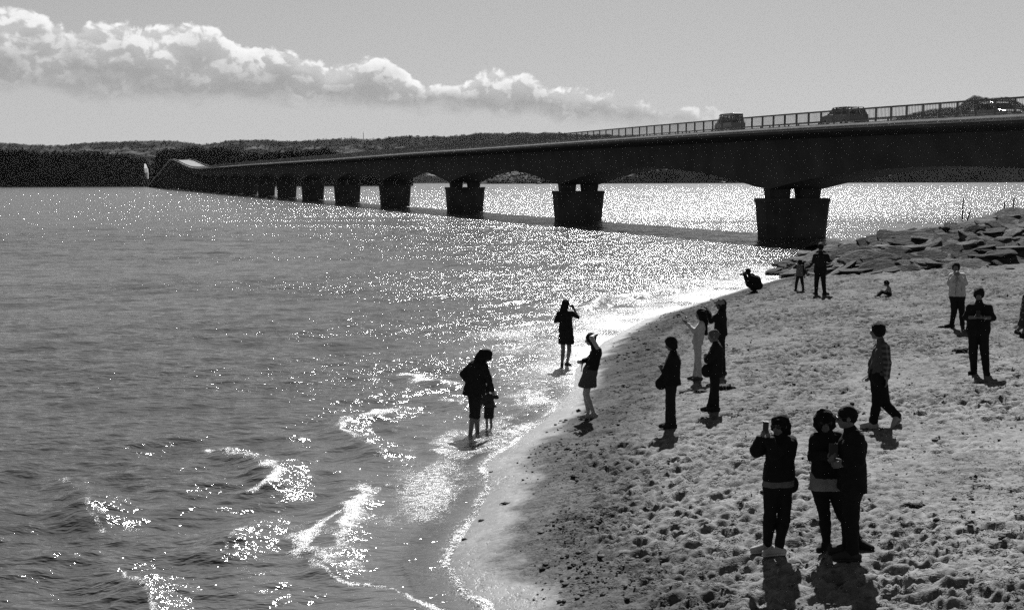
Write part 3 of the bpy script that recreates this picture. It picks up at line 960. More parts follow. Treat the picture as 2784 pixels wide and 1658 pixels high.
def build_far_land():
    fol = material('far_foliage', 0.06, 0.95, 0.05, 0.5, 0.02)
    fol2 = material('hill_foliage', 0.10, 0.95, 0.05, 0.4, 0.004)
    rng = np.random.default_rng(5)
    # low wooded island behind the far bridge end
    left = [(-900, 420), (-300, 416), (0, 418), (60, 414), (160, 424), (250, 422), (330, 428), (395, 440), (404, 452), (412, 470)]
    right = [(417, 462), (424, 428), (450, 416), (520, 410), (600, 412), (650, 420), (700, 428), (760, 422), (830, 418), (890, 412), (930, 432), (1000, 440), (1120, 446)]
    allc = []
    for pts, sd in ((left, 3), (right, 8)):
        Y0, Y1 = (1570, 1650) if sd == 3 else (1610, 1690)
        o, crest, f = build_hill('island_ground', pts, Y0, Y1, mat=fol, rough=0.03, step=3, seed=sd, crown=0.4, nrow=50, tree=5.0)
        n = 2600 if sd == 3 else 1900
        px = rng.uniform(pts[0][0], pts[-1][0], n); v = rng.uniform(-0.96, 0.05, n)
        v[: n // 3] = rng.uniform(-0.15, 0.05, n // 3)
        Yc = (Y0 + Y1) / 2
        for p, vv in zip(px, v):
            c = at_depth(p, f(p), Yc)
            h = np.interp(vv, [-1, -0.98, -0.7, -0.4, -0.15, 0, 0.25], [0.04, 0.05, 0.35, 0.66, 0.92, 1, .85])
            yy = Yc + vv * (Y1 - Y0) / 2
            xx = c[0] * (yy / Yc) * 0.3 + c[0] * 0.7
            allc.append((xx, yy, max(c[2] * h, 1.0) + rng.uniform(-1.5, 2.5), rng.uniform(2.2, 5.0)))
    allc = np.array(allc)
    V = crown_clumps(allc[:, :3], allc[:, 3], rng, 30, 1.15)
    me = mesh_np('island_wood', V, np.arange(len(V)).reshape(-1, 3))
    o = new_obj('island_wood', me, None, [fol]); tag(o, 'dark dense wood covering the low island at the far end of the bridge', 'wood', kind='stuff')
    # far ranges
    far = [(-1200, 400), (-400, 392), (0, 390), (80, 394), (160, 397), (260, 388), (330, 387), (370, 384), (450, 384), (500, 388), (550, 395), (620, 384), (720, 381),
           (800, 386), (880, 380), (960, 377), (1000, 381), (1100, 371), (1200, 372), (1215, 373), (1290, 364), (1400, 363), (1500, 362), (1560, 366),
           (1700, 368), (1850, 374), (2000, 376), (2300, 372), (2600, 380), (2900, 376), (3600, 380), (4600, 384)]
    _, crest, f = build_hill('far_hills', far, 5035, 5465, mat=fol2, step=4, seed=21, crown=1.3, nrow=44, tree=3.0, smooth=True)
    # crowns standing on the ridge
    pxs = rng.uniform(-200, 1600, 420); dens = fbm(pxs * 0.01, np.zeros(420), 2, 3)
    c = np.array([at_depth(p, f(p), 5250) + np.array([0, 0, rng.uniform(-4, 1)]) for p in pxs]); r = rng.uniform(5, 9, 420)
    V = crown_clumps(c, r, rng, 24, 0.6)
    me = mesh_np('ridge_trees', V, np.arange(len(V)).reshape(-1, 3))
    o = new_obj('ridge_wood', me, None, [fol2]); tag(o, 'ragged line of trees along the crest of the far hills', 'wood', kind='stuff')
    near = [(1250, 478), (1350, 470), (1450, 462), (1540, 452), (1700, 448), (1840, 440), (2000, 436), (2200, 430), (2360, 444), (2480, 440), (2600, 432), (2784, 428), (3200, 425), (4000, 440)]
    build_hill('far_shore', near, 2860, 2950, mat=fol, step=5, seed=33, crown=0.7, nrow=50, tree=7.0, smooth=True)
    mount = [(2380, 340), (2450, 316), (2490, 306), (2530, 296), (2570, 293), (2600, 292), (2616, 281), (2634, 266), (2652, 259), (2672, 264), (2695, 267), (2725, 264), (2748, 265), (2768, 277), (2800, 292), (2900, 310), (3100, 330)]
    build_hill('mountain', mount, 6900, 7700, mat=fol2, step=6, seed=44, rough=0.0, crown=0.0, nrow=40, tree=5.0, smooth=True)
    # road cut climbing through the wood beyond the bridge end
    rd = material('far_road', 0.45, 0.9, 0.1)
    mb = MB()
    L = [at_depth(407, 485, 1556), at_depth(403, 470, 1563), at_depth(401, 458, 1570), at_depth(401, 446, 1580)]
    R = [at_depth(411, 485, 1556), at_depth(411, 470, 1563), at_depth(410, 458, 1570), at_depth(405, 446, 1580)]
    L = [p + np.array([0, -14, 0]) for p in L]; R = [p + np.array([0, -14, 0]) for p in R]
    mb.add(L + R + [p + np.array([0, 2, -1.2]) for p in L + R], [(i, i + 1, i + 5, i + 4) for i in range(3)] + [(i + 8, i + 12, i + 13, i + 9) for i in range(3)]
           + [(0, 4, 12, 8), (3, 11, 15, 7)] + [(i, i + 8, i + 9, i + 1) for i in range(3)] + [(i + 4, i + 5, i + 13, i + 12) for i in range(3)])
    o = mb.build('road', rd); tag(o, kind='structure')
    # masts on the ridges
    mm = material('mast_steel', 0.06, 0.6, 0.3)
    for px, y0, y1, Yd, lab in ((988, 358, 380, 5200, 'tall thin mast rising from the far hills behind the bridge'),
                                (956, 370, 380, 5200, 'short lattice mast on the far hills, left of the taller mast'),
                                (450, 384, 418, 1640, 'thin mast standing in the wood above the far bridge end')):
        b = at_depth(px, y1, Yd); t = at_depth(px, y0, Yd)
        w = 1.6 if Yd > 2000 else 0.55
        root = empty('mast', b); tag(root, lab, 'mast', 'masts on the skyline')
        h = t[2] - b[2]
        MB().tube([(0, 0, -6), (0, 0, h * 0.6), (0, 0, h)], [w, w * 0.7, w * 0.35], 6).build('mast_pole', mm, root)
        MB().box((0, 0, h * 0.72), w * 3, w * 0.6, w * 0.5).build('crossarm', mm, root)
    return


# ------------------------------------------------------------------ stone revetment at the bridge end
def build_revetment():
    toe0, toe1 = to_ground(2150, 748), to_ground(2784, 716)
    toe_px = [(2120, 742), (2200, 749), (2330, 746), (2460, 738), (2600, 729), (2784, 716)]
    toe = np.array([to_ground(*p) for p in toe_px])
    cr_px = [(2150, 718, 1.5), (2240, 672, 3.2), (2380, 636, 5.0), (2520, 607, 6.5), (2640, 578, 7.5), (2784, 547, 9.0)]
    crest = np.array([at_depth(x, y, t[1] + d) for (x, y, d), t in zip(cr_px, toe)])
    ext = lambda A, k: np.vstack([A, A[-1] + (A[-1] - A[-2]) * k * np.array([1, 1, 0.6]), A[-1] + (A[-1] - A[-2]) * 3 * k * np.array([1, 1, 0.5])])
    toe = ext(toe, 0.35); crest = ext(crest, 0.35)
    U = np.concatenate([[0], np.cumsum(np.linalg.norm(np.diff(toe[:, :2], axis=0), axis=1))])
    def P(u, v):
        a = np.array([np.interp(u, U, toe[:, k]) for k in range(3)]); b = np.array([np.interp(u, U, crest[:, k]) for k in range(3)])
        p = a + (b - a) * v
        p[2] += 0.25 * math.sin(math.pi * min(max(v, 0), 1)) * (np.linalg.norm(b - a) / 8)
        return p, np.linalg.norm(b - a)
    root = empty('stone_revetment', toe[2]); tag(root, 'sloping revetment of dark armour stones between the beach and the bridge', 'revetment')
    inv = Matrix.Translation(tuple(-toe[2]))
    core_m = material('rubble_core', 0.035, 0.95, 0.1, 0.5, 1.5, 0.1, 3.0)
    st_m = bpy.data.materials.new('armour_stone'); st_m.use_nodes = True
    T = NT(st_m.node_tree); tc = T.n('ShaderNodeTexCoord').outputs['Object']
    rnd = T.n('ShaderNodeObjectInfo').outputs['Random']
    pos = T.n('ShaderNodeVectorMath', {'operation': 'MULTIPLY_ADD'}, i0=T.comb(rnd, rnd, rnd), i1=(37., 11., 23.), i2=tc).outputs[0]
    c = T.m('MULTIPLY', T.ss(T.noise(pos, 1.3, 4.0, 0.6), 0.25, 0.75, 0.03, 0.10), T.m('MULTIPLY_ADD', rnd, 1.0, 0.3))
    c = T.m('MULTIPLY', c, T.ss(T.noise(pos, 9.0, 4.0, 0.7), 0.35, 0.62, 0.45, 1.15))
    bs = T.n('ShaderNodeBsdfPrincipled', None, Base_Color=T.comb(c, c, c), Roughness=0.95)
    bs.inputs['Specular IOR Level'].default_value = 0.08
    bp = T.n('ShaderNodeBump', None, Strength=0.9, Distance=0.14, Height=T.noise(pos, 5.0, 5.0, 0.65)); T.set(bs.inputs['Normal'], bp.outputs[0])
    o = T.n('ShaderNodeOutputMaterial'); T.t.links.new(bs.outputs[0], o.inputs[0])
    # core mound
    us = np.linspace(0, U[-1], 40)
    secs = []
    for u in us:
        (a, w), (b, _) = P(u, -0.08), P(u, 0.99)
        m1, _ = P(u, 0.5)
        back = b + np.array([0.0, 0.5, -0.15]); back2 = b + np.array([-0.2, 2.4, 0]); back2[2] = -1.5
        secs.append([a + (0, 0, -0.7), a + (0, 0, -0.25), m1 + (0, 0, -0.30), b + (0, 0, -0.32), back + (0, 0, -0.3), back2])
    mb = MB().loft(secs); o = mb.build('rubble_core', core_m, root); o.data.transform(inv)
    # stone shapes
    rng = np.random.default_rng(12)
    shapes = []
    for k in range(14):
        bm = bmesh.new(); bmesh.ops.create_icosphere(bm, subdivisions=2, radius=1.0)
        pl = []
        for _ in range(9):
            n = rng.normal(size=3); n /= np.linalg.norm(n); pl.append((n, rng.uniform(0.55, 0.85)))
        pl.append((np.array([0.05, rng.normal(0, .1), 1.0]), 0.36)); pl.append((np.array([0, 0, -1.0]), 0.5))
        for v in bm.verts:
            p = np.array(v.co)
            for n, d in pl:
                q = p @ n / np.linalg.norm(n)
                if q > d:
                    p = p - n / np.linalg.norm(n) * (q - d) * 0.93
            v.co = p + rng.normal(0, 0.02, 3)
        me = bpy.data.meshes.new('stone'); bm.to_mesh(me); bm.free(); me.materials.append(st_m); shapes.append(me)
    cnt = 0
    v_rows = 0
    u = 0.0
    placed = []
    for row in range(18):
        v = (row + 0.3) / 17.0
        u = rng.uniform(-0.5, 0.4)
        while u < U[-1] and cnt < 290:
            p, wlen = P(max(u, 0), v)
            rows_here = max(2.0, wlen / 0.55)
            if rng.random() > rows_here / 17.0 * 1.35 and row > 0:
                u += rng.uniform(0.5, 1.0); continue
            L = rng.lognormal(math.log(0.78), 0.38); L = min(max(L, 0.35), 1.7)
            o = bpy.data.objects.new('stone', shapes[int(rng.integers(14))]); COL.objects.link(o); o.parent = root
            du = P(min(u + 0.5, U[-1]), v)[0] - p
            ang = math.atan2(du[1], du[0]) + rng.normal(0, 0.2)
            o.location = tuple(p - toe[2] + np.array([0, 0, rng.uniform(-0.12, 0.02)]))
            flat = rng.random() < 0.30
            o.rotation_euler = (rng.normal(0.10, 0.06) if flat else min(max(rng.normal(0.50, 0.13), 0.25), 0.75), rng.normal(-0.10, 0.07), ang)
            o.scale = (L * 0.95, L * rng.uniform(0.42, 0.62), rng.uniform(0.15, 0.23) * (0.7 + 0.3 * L))
            u += L * rng.uniform(0.85, 1.2); cnt += 1
    # loose stones running out into the water at the tip
    for px, py, L in ((2105, 738, .8), (2140, 725, .9), (2165, 706, 1.0), (2185, 690, 1.0), (2125, 715, .7), (2160, 738, 1.0), (2195, 722, 1.1), (2215, 735, 0.9), (2180, 745, .6), (2210, 670, .8)):
        p = at_z(px, py, 0.15)
        o = bpy.data.objects.new('stone', shapes[int(rng.integers(14))]); COL.objects.link(o); o.parent = root
        o.location = tuple(p - toe[2]); o.rotation_euler = (rng.normal(0, .1), rng.normal(0, .1), rng.uniform(0, 6)); o.scale = (L, L * .7, L * .35)
    # a bare branch, stakes and a pole standing on the crest
    wd = material('dead_wood', 0.05, 0.9, 0.1)
    for px, y0, y1, nm, lab in ((2618, 540, 590, 'pole', 'thin pole standing behind the revetment crest'), (2731, 548, 566, 'stake', 'short stake on the revetment crest near the right edge'),
                                (2756, 539, 560, 'stake', 'taller stake on the revetment crest nearest the right edge')):
        u_ = np.interp(px, [c[0] for c in cr_px], U[:6]); p = P(u_, 1.0)[0]
        top = at_depth(px, y0, p[1]); p[0] = top[0]
        root2 = empty(nm, p); tag(root2, lab, nm, 'stakes on the revetment')
        h = top[2] - p[2]
        MB().tube([(0, 0, -0.5), (0.01, 0, h * .6), (0.03, 0, h)], [0.035, 0.03, 0.025], 6).build('shaft', wd, root2)
        MB().tube([(0, 0, h * .8), (0.05, 0.01, h * .93)], [0.022, 0.012], 5).build('knot', wd, root2)
    u_ = np.interp(2634, [c[0] for c in cr_px], U[:6]); p = P(u_, 0.9)[0]
    a = at_depth(2630, 592, p[1]); b = at_depth(2642, 567, p[1])
    br = empty('dead_branch', a); tag(br, 'bare forked branch leaning out of the revetment crest', 'branch')
    d = b - a
    MB().tube([(0, 0, -0.15), d * 0.5, d], [0.035, 0.028, 0.015], 6).build('stem', wd, br)
    MB().tube([d * 0.45, d * 0.6 + np.array([-0.18, 0, 0.12])], [0.02, 0.01], 5).build('twig', wd, br)


# ------------------------------------------------------------------ small boats and buoys far out
def build_boats():
    hull = material('boat_hull', 0.08, 0.5, 0.4); cab = material('boat_cabin', 0.12, 0.5, 0.4)
    for px, py, L, lab in ((1465, 501, 5.0, 'small dark boat on the bright water beyond the second near pier'), (1478, 497, 5.0, 'smaller dark boat just behind and right of the first boat'),
                           (1877, 495, 6.0, 'tiny dark boat under the bridge span, left of the nearest pier'), (1965, 499, 5.0, 'dark boat closest to the nearest pier under the bridge')):
        p = at_z(px, py, 0.0)
        sc = p[1] / 3500.0 * 16 / L
        root = empty('boat', p); root.rotation_euler = (0, 0, 0.3); root.scale = (sc, sc, sc)
        tag(root, lab, 'boat', 'boats beyond the bridge')
        secs = []
        for x, w, k in ((-0.5, .30, 0), (-0.2, .36, 0), (0.2, .30, 0.03), (0.42, .14, .08), (0.5, .02, .14)):
            secs.append([(x * L, -w * L / 2, (.16 + k) * L), (x * L, -w * L / 3, -.05 * L), (x * L, w * L / 3, -.05 * L), (x * L, w * L / 2, (.16 + k) * L)])
        MB().loft(secs).build('hull', hull, root)
        MB().box((-0.08 * L, 0, .26 * L), .28 * L, .2 * L, .22 * L, top=.85).build('cabin', cab, root, bevel=0.02 * L)

# ------------------------------------------------------------------ implicit-surface modelling for figures
def surface_nets(D, org, h):
    nx, ny, nz = D.shape
    inn = D < 0
    cnt = np.zeros((nx - 1, ny - 1, nz - 1), np.float32)
    acc = np.zeros((nx - 1, ny - 1, nz - 1, 3), np.float32)
    def cor(i, j, k):
        return D[i:nx - 1 + i, j:ny - 1 + j, k:nz - 1 + k]
    C = {(i, j, k): cor(i, j, k) for i in (0, 1) for j in (0, 1) for k in (0, 1)}
    anyin = np.zeros(cnt.shape, bool); allin = np.ones(cnt.shape, bool)
    for c in C.values():
        anyin |= c < 0; allin &= c < 0
    act = anyin & ~allin
    idx = np.nonzero(act)
    if len(idx[0]) == 0:
        return np.zeros((0, 3)), np.zeros((0, 4), int)
    Ca = {k: v[idx] for k, v in C.items()}
    n = len(idx[0]); s = np.zeros((n, 3)); m = np.zeros(n)
    for ax in range(3):
        for p in (0, 1):
            for q in (0, 1):
                a = [0, 0, 0]; o = [i for i in range(3) if i != ax]; a[o[0]] = p; a[o[1]] = q
                b = list(a); b[ax] = 1
                va, vb = Ca[tuple(a)], Ca[tuple(b)]
                cr = (va < 0) != (vb < 0)
                t = np.where(cr, va / np.where(cr, va - vb, 1), 0)
                pt = np.tile(np.array(a, float), (n, 1)); pt[:, ax] += t
                s += pt * cr[:, None]; m += cr
    V = s / m[:, None] + np.stack(idx, -1)
    ids = np.full(act.shape, -1, np.int64); ids[idx] = np.arange(n)
    quads = []
    for ax in range(3):
        o = [i for i in range(3) if i != ax]
        sl0 = [slice(None)] * 3; sl1 = [slice(None)] * 3
        sl0[ax] = slice(0, -1); sl1[ax] = slice(1, None)
        for q in o:
            sl0[q] = slice(1, -1); sl1[q] = slice(1, -1)
        a = inn[tuple(sl0)]; b = inn[tuple(sl1)]
        cr = np.argwhere(a != b)
        if len(cr) == 0:
            continue
        fl = a[tuple(cr.T)]
        base = cr.copy(); base[:, o[0]] += 1; base[:, o[1]] += 1
        def cid(d0, d1):
            e = base.copy(); e[:, o[0]] += d0; e[:, o[1]] += d1
            return ids[tuple(e.T)]
        q4 = np.stack([cid(-1, -1), cid(0, -1), cid(0, 0), cid(-1, 0)], -1)
        flip = fl if ax != 1 else ~fl
        q4[~flip] = q4[~flip][:, ::-1]
        quads.append(q4)
    Q = np.concatenate(quads)
    Q = Q[(Q >= 0).all(1)]
    return V * h + org, Q


def wob3(P, s, seed):
    x, y, z = P[..., 0] * s, P[..., 1] * s, P[..., 2] * s
    return (np.sin(x * 1.0 + 2.1 * np.sin(z * 0.9 + seed)) * np.sin(z * 1.3 + seed * 1.7 + 1.3 * np.sin(y + seed)) + np.sin(y * 1.4 + z * 0.8 + seed)) * 0.5


class Sdf:
    def __init__(self, k=0.02):
        self.p = []; self.cuts = []; self.subs = []; self.k = k; self.wr = 0.0; self.seed = 0.0

    def cap(self, a, b, ra, rb=None):
        self.p.append(('c', np.asarray(a, np.float32), np.asarray(b, np.float32), ra, ra if rb is None else rb)); return self

    def chain(self, pts, rs):
        for i in range(len(pts) - 1):
            self.cap(pts[i], pts[i + 1], rs[i], rs[i + 1])
        return self

    def ell(self, c, r, ax=None):
        self.p.append(('e', np.asarray(c, np.float32), np.asarray(r, np.float32), None if ax is None else np.asarray(ax, np.float32))); return self

    def cut(self, pt, n):
        """keep the side the normal points away from"""
        self.cuts.append((np.asarray(pt, np.float32), np.asarray(n, np.float32) / np.linalg.norm(n))); return self

    def sub_ell(self, c, r, ax=None):
        self.subs.append(('e', np.asarray(c, np.float32), np.asarray(r, np.float32), None if ax is None else np.asarray(ax, np.float32))); return self

    @staticmethod
    def ev(q, P):
        if q[0] == 'c':
            _, a, b, ra, rb = q
            ab = b - a; L = float(ab @ ab) + 1e-9
            t = np.clip(((P - a) @ ab) / L, 0, 1)
            d = P - a - t[..., None] * ab
            return np.sqrt((d * d).sum(-1)) - (ra + (rb - ra) * t)
        _, c, r, ax = q
        d = P - c
        if ax is not None:
            d = d @ ax.T
        k0 = np.sqrt(((d / r) ** 2).sum(-1)); k1 = np.sqrt(((d / (r * r)) ** 2).sum(-1)) + 1e-9
        return k0 * (k0 - 1) / k1

    def bounds(self):
        lo = np.full(3, 9e9); hi = -lo
        for q in self.p:
            if q[0] == 'c':
                r = max(q[3], q[4])
                lo = np.minimum(lo, np.minimum(q[1], q[2]) - r); hi = np.maximum(hi, np.maximum(q[1], q[2]) + r)
            else:
                r = q[2] if q[3] is None else np.full(3, q[2].max())
                lo = np.minimum(lo, q[1] - r); hi = np.maximum(hi, q[1] + r)
        return lo, hi

    def mesh(self, h):
        lo, hi = self.bounds(); lo = lo - 3 * h; hi = hi + 3 * h
        n = np.ceil((hi - lo) / h).astype(int) + 1
        ax = [lo[i] + h * np.arange(n[i], dtype=np.float32) for i in range(3)]
        D = np.full(tuple(n), 1.0, np.float32)
        k = self.k
        for q in self.p:       # evaluate each primitive only near itself
            s = Sdf(); s.p = [q]; l, u = s.bounds(); pad = 2.5 * h + 2 * k + 0.01
            sl = tuple(slice(max(0, int((l[i] - pad - lo[i]) / h)), min(int(n[i]), int((u[i] + pad - lo[i]) / h) + 2)) for i in range(3))
            G = np.stack(np.meshgrid(ax[0][sl[0]], ax[1][sl[1]], ax[2][sl[2]], indexing='ij'), -1)
            d = self.ev(q, G); e = D[sl]
            if k > 0:
                w = np.clip(0.5 + 0.5 * (e - d) / k, 0, 1)
                D[sl] = e + (d - e) * w - k * w * (1 - w)
            else:
                D[sl] = np.minimum(e, d)
        if self.wr or self.cuts or self.subs:
            G = np.stack(np.meshgrid(*ax, indexing='ij'), -1)
            if self.wr:
                D = D + self.wr * wob3(G, 26.0, self.seed) + 0.5 * self.wr * wob3(G, 60.0, self.seed + 3)
            for pt, nn in self.cuts:
                D = np.maximum(D, (G - pt) @ nn)
            for q in self.subs:
                D = np.maximum(D, -self.ev(q, G))
        return surface_nets(D, lo, h)


def rotz2(v, a):
    c, s = math.cos(a), math.sin(a)
    return np.array([v[0] * c - v[1] * s, v[0] * s + v[1] * c, v[2]])


UP = np.array([0, 0, 1.0])
def nrm(v):
    v = np.asarray(v, float); return v / (np.linalg.norm(v) + 1e-9)


CLOTH = {}
def cloth(v, kind='cloth'):
    key = (round(v, 3), kind)
    if key not in CLOTH:
        if kind == 'plaid':
            m = bpy.data.materials.new('plaid_cloth'); m.use_nodes = True; T = NT(m.node_tree)
            pos = T.n('ShaderNodeTexCoord').outputs['Object']; sp = T.n('ShaderNodeSeparateXYZ', None, Vector=pos)
            a = T.ss(T.m('SINE', T.m('MULTIPLY', sp.outputs[2], 70.0)), -0.1, 0.3); b = T.ss(T.m('SINE', T.m('MULTIPLY', T.m('ADD', sp.outputs[0], sp.outputs[1]), 80.0)), -0.1, 0.3)
            c = T.m('MULTIPLY_ADD', T.m('ADD', a, b), v * 0.5, v * 0.25)
            bs = T.n('ShaderNodeBsdfPrincipled', None, Base_Color=T.comb(c, c, c), Roughness=0.9); bs.inputs['Specular IOR Level'].default_value = 0.1
            o = T.n('ShaderNodeOutputMaterial'); T.t.links.new(bs.outputs[0], o.inputs[0]); CLOTH[key] = m
        elif kind == 'dots':
            m = bpy.data.materials.new('dotted_cloth'); m.use_nodes = True; T = NT(m.node_tree)
            pos = T.n('ShaderNodeTexCoord').outputs['Object']
            c = T.ss(T.voro(pos, 14.0), 0.32, 0.26, v, 0.18)
            bs = T.n('ShaderNodeBsdfPrincipled', None, Base_Color=T.comb(c, c, c), Roughness=0.9)
            o = T.n('ShaderNodeOutputMaterial'); T.t.links.new(bs.outputs[0], o.inputs[0]); CLOTH[key] = m
        elif kind == 'hair':
            CLOTH[key] = material('hair', v, 0.8, 0.08, 0.3, 30.0, 0.010, 90.0)
        elif kind == 'skin':
            CLOTH[key] = material('skin', v, 0.6, 0.3, 0.08, 8.0)
        elif kind == 'gloss':
            CLOTH[key] = material('plastic', v, 0.4, 0.3)
        else:
            CLOTH[key] = material('cloth_%03d' % int(v * 1000), v, 0.92, 0.08, 0.15, 12.0, 0.003, 150.0)
    return CLOTH[key]


def hand_sdf(w, d, pn, k, curl=0.6, thumb=1):
    """palm, four fingers and a thumb; w wrist, d pointing direction, pn palm normal"""
    d = nrm(d); side = nrm(np.cross(d, pn)); pn = np.cross(side, d)
    S = Sdf(0.006 * k)
    S.cap(w - d * 0.05 * k, w + d * 0.01 * k, 0.028 * k, 0.025 * k)
    for o in (-0.026, -0.009, 0.009, 0.026):
        S.cap(w + d * 0.01 * k + side * o * 0.7 * k, w + d * 0.085 * k + side * o * k, 0.0145 * k, 0.0135 * k)
    ln = (0.060, 0.076, 0.082, 0.072)
    for o, L in zip((-0.029, -0.010, 0.010, 0.028), ln):
        p = w + d * 0.088 * k + side * o * k; a = 0.0
        dd = d; r = 0.0105 * k
        for seg, f in enumerate((0.45, 0.32, 0.23)):
            a += curl * (0.7 + 0.25 * seg)
            dd = d * math.cos(a) + pn * math.sin(a)
            q = p + dd * L * f * k; S.cap(p, q, r, r * 0.9); p = q; r *= 0.9
    t0 = w + d * 0.025 * k + side * thumb * 0.028 * k
    td = nrm(d * 0.7 + side * thumb * 0.55 + pn * 0.45)
    t1 = t0 + td * 0.04 * k; t2 = t1 + nrm(td + d * 0.3 + pn * 0.3 * curl) * 0.034 * k
    S.cap(t0, t1, 0.0145 * k, 0.0125 * k).cap(t1, t2, 0.0122 * k, 0.0095 * k)
    return S


def join_mesh(name, parts):
    Vs, Qs, o = [], [], 0
    for V, Q in parts:
        if len(V):
            Vs.append(V); Qs.append(Q + o); o += len(V)
    return mesh_np(name, np.concatenate(Vs), np.concatenate(Qs), True)


class Person:
    def __init__(self, zoom, feet, label, H=1.65, res=0.014, face=180.0, build=1.0, group='people on the beach', seed=1.0, head_k=1.0, water=False):
        self.zoom = zoom; self.H = H; self.k = H / 1.70; self.res = res * 1.28; self.build = build; self.seed = seed
        self.face = math.radians(face); self.hk = 1.10 * head_k * (0.35 * 1.0 + 0.65 * self.k)
        g = [to_ground(*self.nat(f)) for f in feet]
        if water:
            g = [np.array([p[0], p[1], float(ground0(np.array([p[0]]), np.array([p[1]]))[0])]) for p in g]
        self.gf = g
        FEET.extend([p.copy() for p in g])
        self.base = sum(g) / len(g)
        self.az = math.atan2(self.base[0], self.base[1])
        self.dist = math.hypot(self.base[0], self.base[1])
        self.root = empty('person', self.base); self.root.rotation_euler = (0, 0, -self.az)
        tag(self.root, label, 'person', group)
        self.feet = [self.loc(p) for p in g]
        self.J = {}

    def nat(self, p):
        ox, oy, s = self.zoom; return ox + p[0] / s, oy + p[1] / s

    def loc(self, P):
        v = np.asarray(P) - self.base; c, s = math.cos(self.az), math.sin(self.az)
        return np.array([v[0] * c - v[1] * s, v[0] * s + v[1] * c, v[2]])

    def j(self, zx, zy, w=0.0):
        d = ray(*self.nat((zx, zy))); c, s = math.cos(self.az), math.sin(self.az)
        along = d[0] * s + d[1] * c
        return self.loc(CAM + d * ((self.dist + w) / along))

    def world(self, L):
        c, s = math.cos(self.az), math.sin(self.az)
        return self.base + np.array([L[0] * c + L[1] * s, -L[0] * s + L[1] * c, L[2]])

    def joints(self, **kw):
        for n, v in kw.items():
            self.J[n] = self.j(*v)
        return self

    def fd(self, a=None):
        a = self.face if a is None else math.radians(a)
        return np.array([math.cos(a), math.sin(a), 0.0])

    def obj(self, name, parts, mat, parent=None):
        me = join_mesh(name, parts)
        return new_obj(name, me, parent or self.root, [mat])

    # ---- anatomy
    def setup(self, toes=None, hipw=0.085):
        J, k = self.J, self.k
        sh = nrm(J['sb'] - J['sa']); self.axis = sh
        hx = nrm(J['hb'] - J['ha']) if 'ha' in J else nrm(np.array([sh[0], sh[1], 0]))
        if 'ha' not in J:
            J['ha'] = J['pelvis'] - hx * hipw * k; J['hb'] = J['pelvis'] + hx * hipw * k
        else:
            J['pelvis'] = (J['ha'] + J['hb']) / 2
        self.mid = (J['sa'] + J['sb']) / 2
        self.toes = [self.fd(t) for t in (toes if toes is not None else (math.degrees(self.face),) * 2)]
        for n, f, t in zip('ab', self.feet, self.toes):
            if 'k' + n in J and 'an' + n not in J:
                J['an' + n] = f + UP * 0.085 * k
        if 'neck' not in J:
            J['neck'] = self.mid + UP * 0.03 * k

    def torso(self, S, inf=0.0, b=None):
        J, k = self.J, self.k; b = b or self.build; ax = self.axis
        spine = nrm(J['pelvis'] - self.mid); L = np.linalg.norm(J['pelvis'] - self.mid)
        hx = nrm(J['hb'] - J['ha'])
        for s in (-1, 1):
            c = self.mid + ax * s * 0.076 * k * b + spine * 0.10 * k
            w = self.mid + spine * L * 0.62 + ax * s * 0.062 * k * b
            h = J['pelvis'] + hx * s * 0.078 * k * b
            S.chain([c, w, h], [0.104 * k * b + inf, 0.092 * k * b + inf, 0.108 * k * b + inf])
        for n in 'ab':
            S.cap(self.mid + (J['s' + n] - self.mid) * 0.25 + UP * 0.0, J['s' + n] - UP * 0.015 * k, 0.062 * k * b + inf, 0.050 * k * b + inf)
        S.cap(self.mid + spine * 0.02, J['neck'] + UP * 0.0, 0.072 * k + inf, 0.052 * k + inf * 0.6)

    def arm(self, S, n, inf=0.0, to=1.0):
        J, k = self.J, self.k * (0.8 + 0.2 * self.build)
        e = J['e' + n]; w = J['w' + n]
        S.cap(J['s' + n], e, 0.053 * k + inf, 0.043 * k + inf)
        if to > 0.5:
            t = (to - 0.5) * 2
            S.cap(e, e + (w - e) * t, 0.043 * k + inf, (0.043 + (0.029 - 0.043) * t) * k + inf)

    def leg(self, S, n, inf=0.0, to=1.0, flare=0.0):
        J, k = self.J, self.k * (0.75 + 0.25 * self.build)
        h, kn, an = J['h' + n], J['k' + n], J['an' + n]
        if to <= 0.5:
            t = to * 2
            S.cap(h, h + (kn - h) * t, 0.090 * k + inf, (0.090 - 0.03 * t) * k + inf + flare); return
        S.cap(h, kn, 0.090 * k + inf, 0.060 * k + inf)
        t = (to - 0.5) * 2
        m = kn + (an - kn) * 0.32 * min(1, t / 0.32)
        S.cap(kn, m, 0.058 * k + inf, 0.055 * k + inf)
        if t > 0.32:
            S.cap(m, kn + (an - kn) * t, 0.055 * k + inf, 0.040 * k + inf + flare)

    def make_body(self, skin=0.16, hands=(None, None), gaze=None, tilt=0.0):
        """one continuous skin mesh: trunk, limbs, head with a face, hands with fingers"""
        J, k, hk = self.J, self.k, self.hk
        S = Sdf(0.03 * k); self.torso(S, -0.012)
        for n in 'ab':
            if 'e' + n in J:
                self.arm(S, n)
            if 'k' + n in J:
                self.leg(S, n)
        fd = self.fd(); g = self.fd(gaze) if gaze is not None else fd
        parts = [S.mesh(self.res)]
        # head
        up = nrm(UP - g * math.tan(math.radians(tilt)) * -1.0) if tilt else UP
        up = nrm(UP + g * math.tan(math.radians(tilt)))
        f = nrm(g - up * (g @ up)); sd = np.cross(up, f)
        self.hf, self.hu, self.hs = f, up, sd
        c = J['head']; ax = np.stack([sd, f, up])
        Hd = Sdf(0.014 * hk)
        Hd.ell(c + up * 0.022 * hk - f * 0.008 * hk, np.array([0.074, 0.092, 0.092]) * hk, ax)
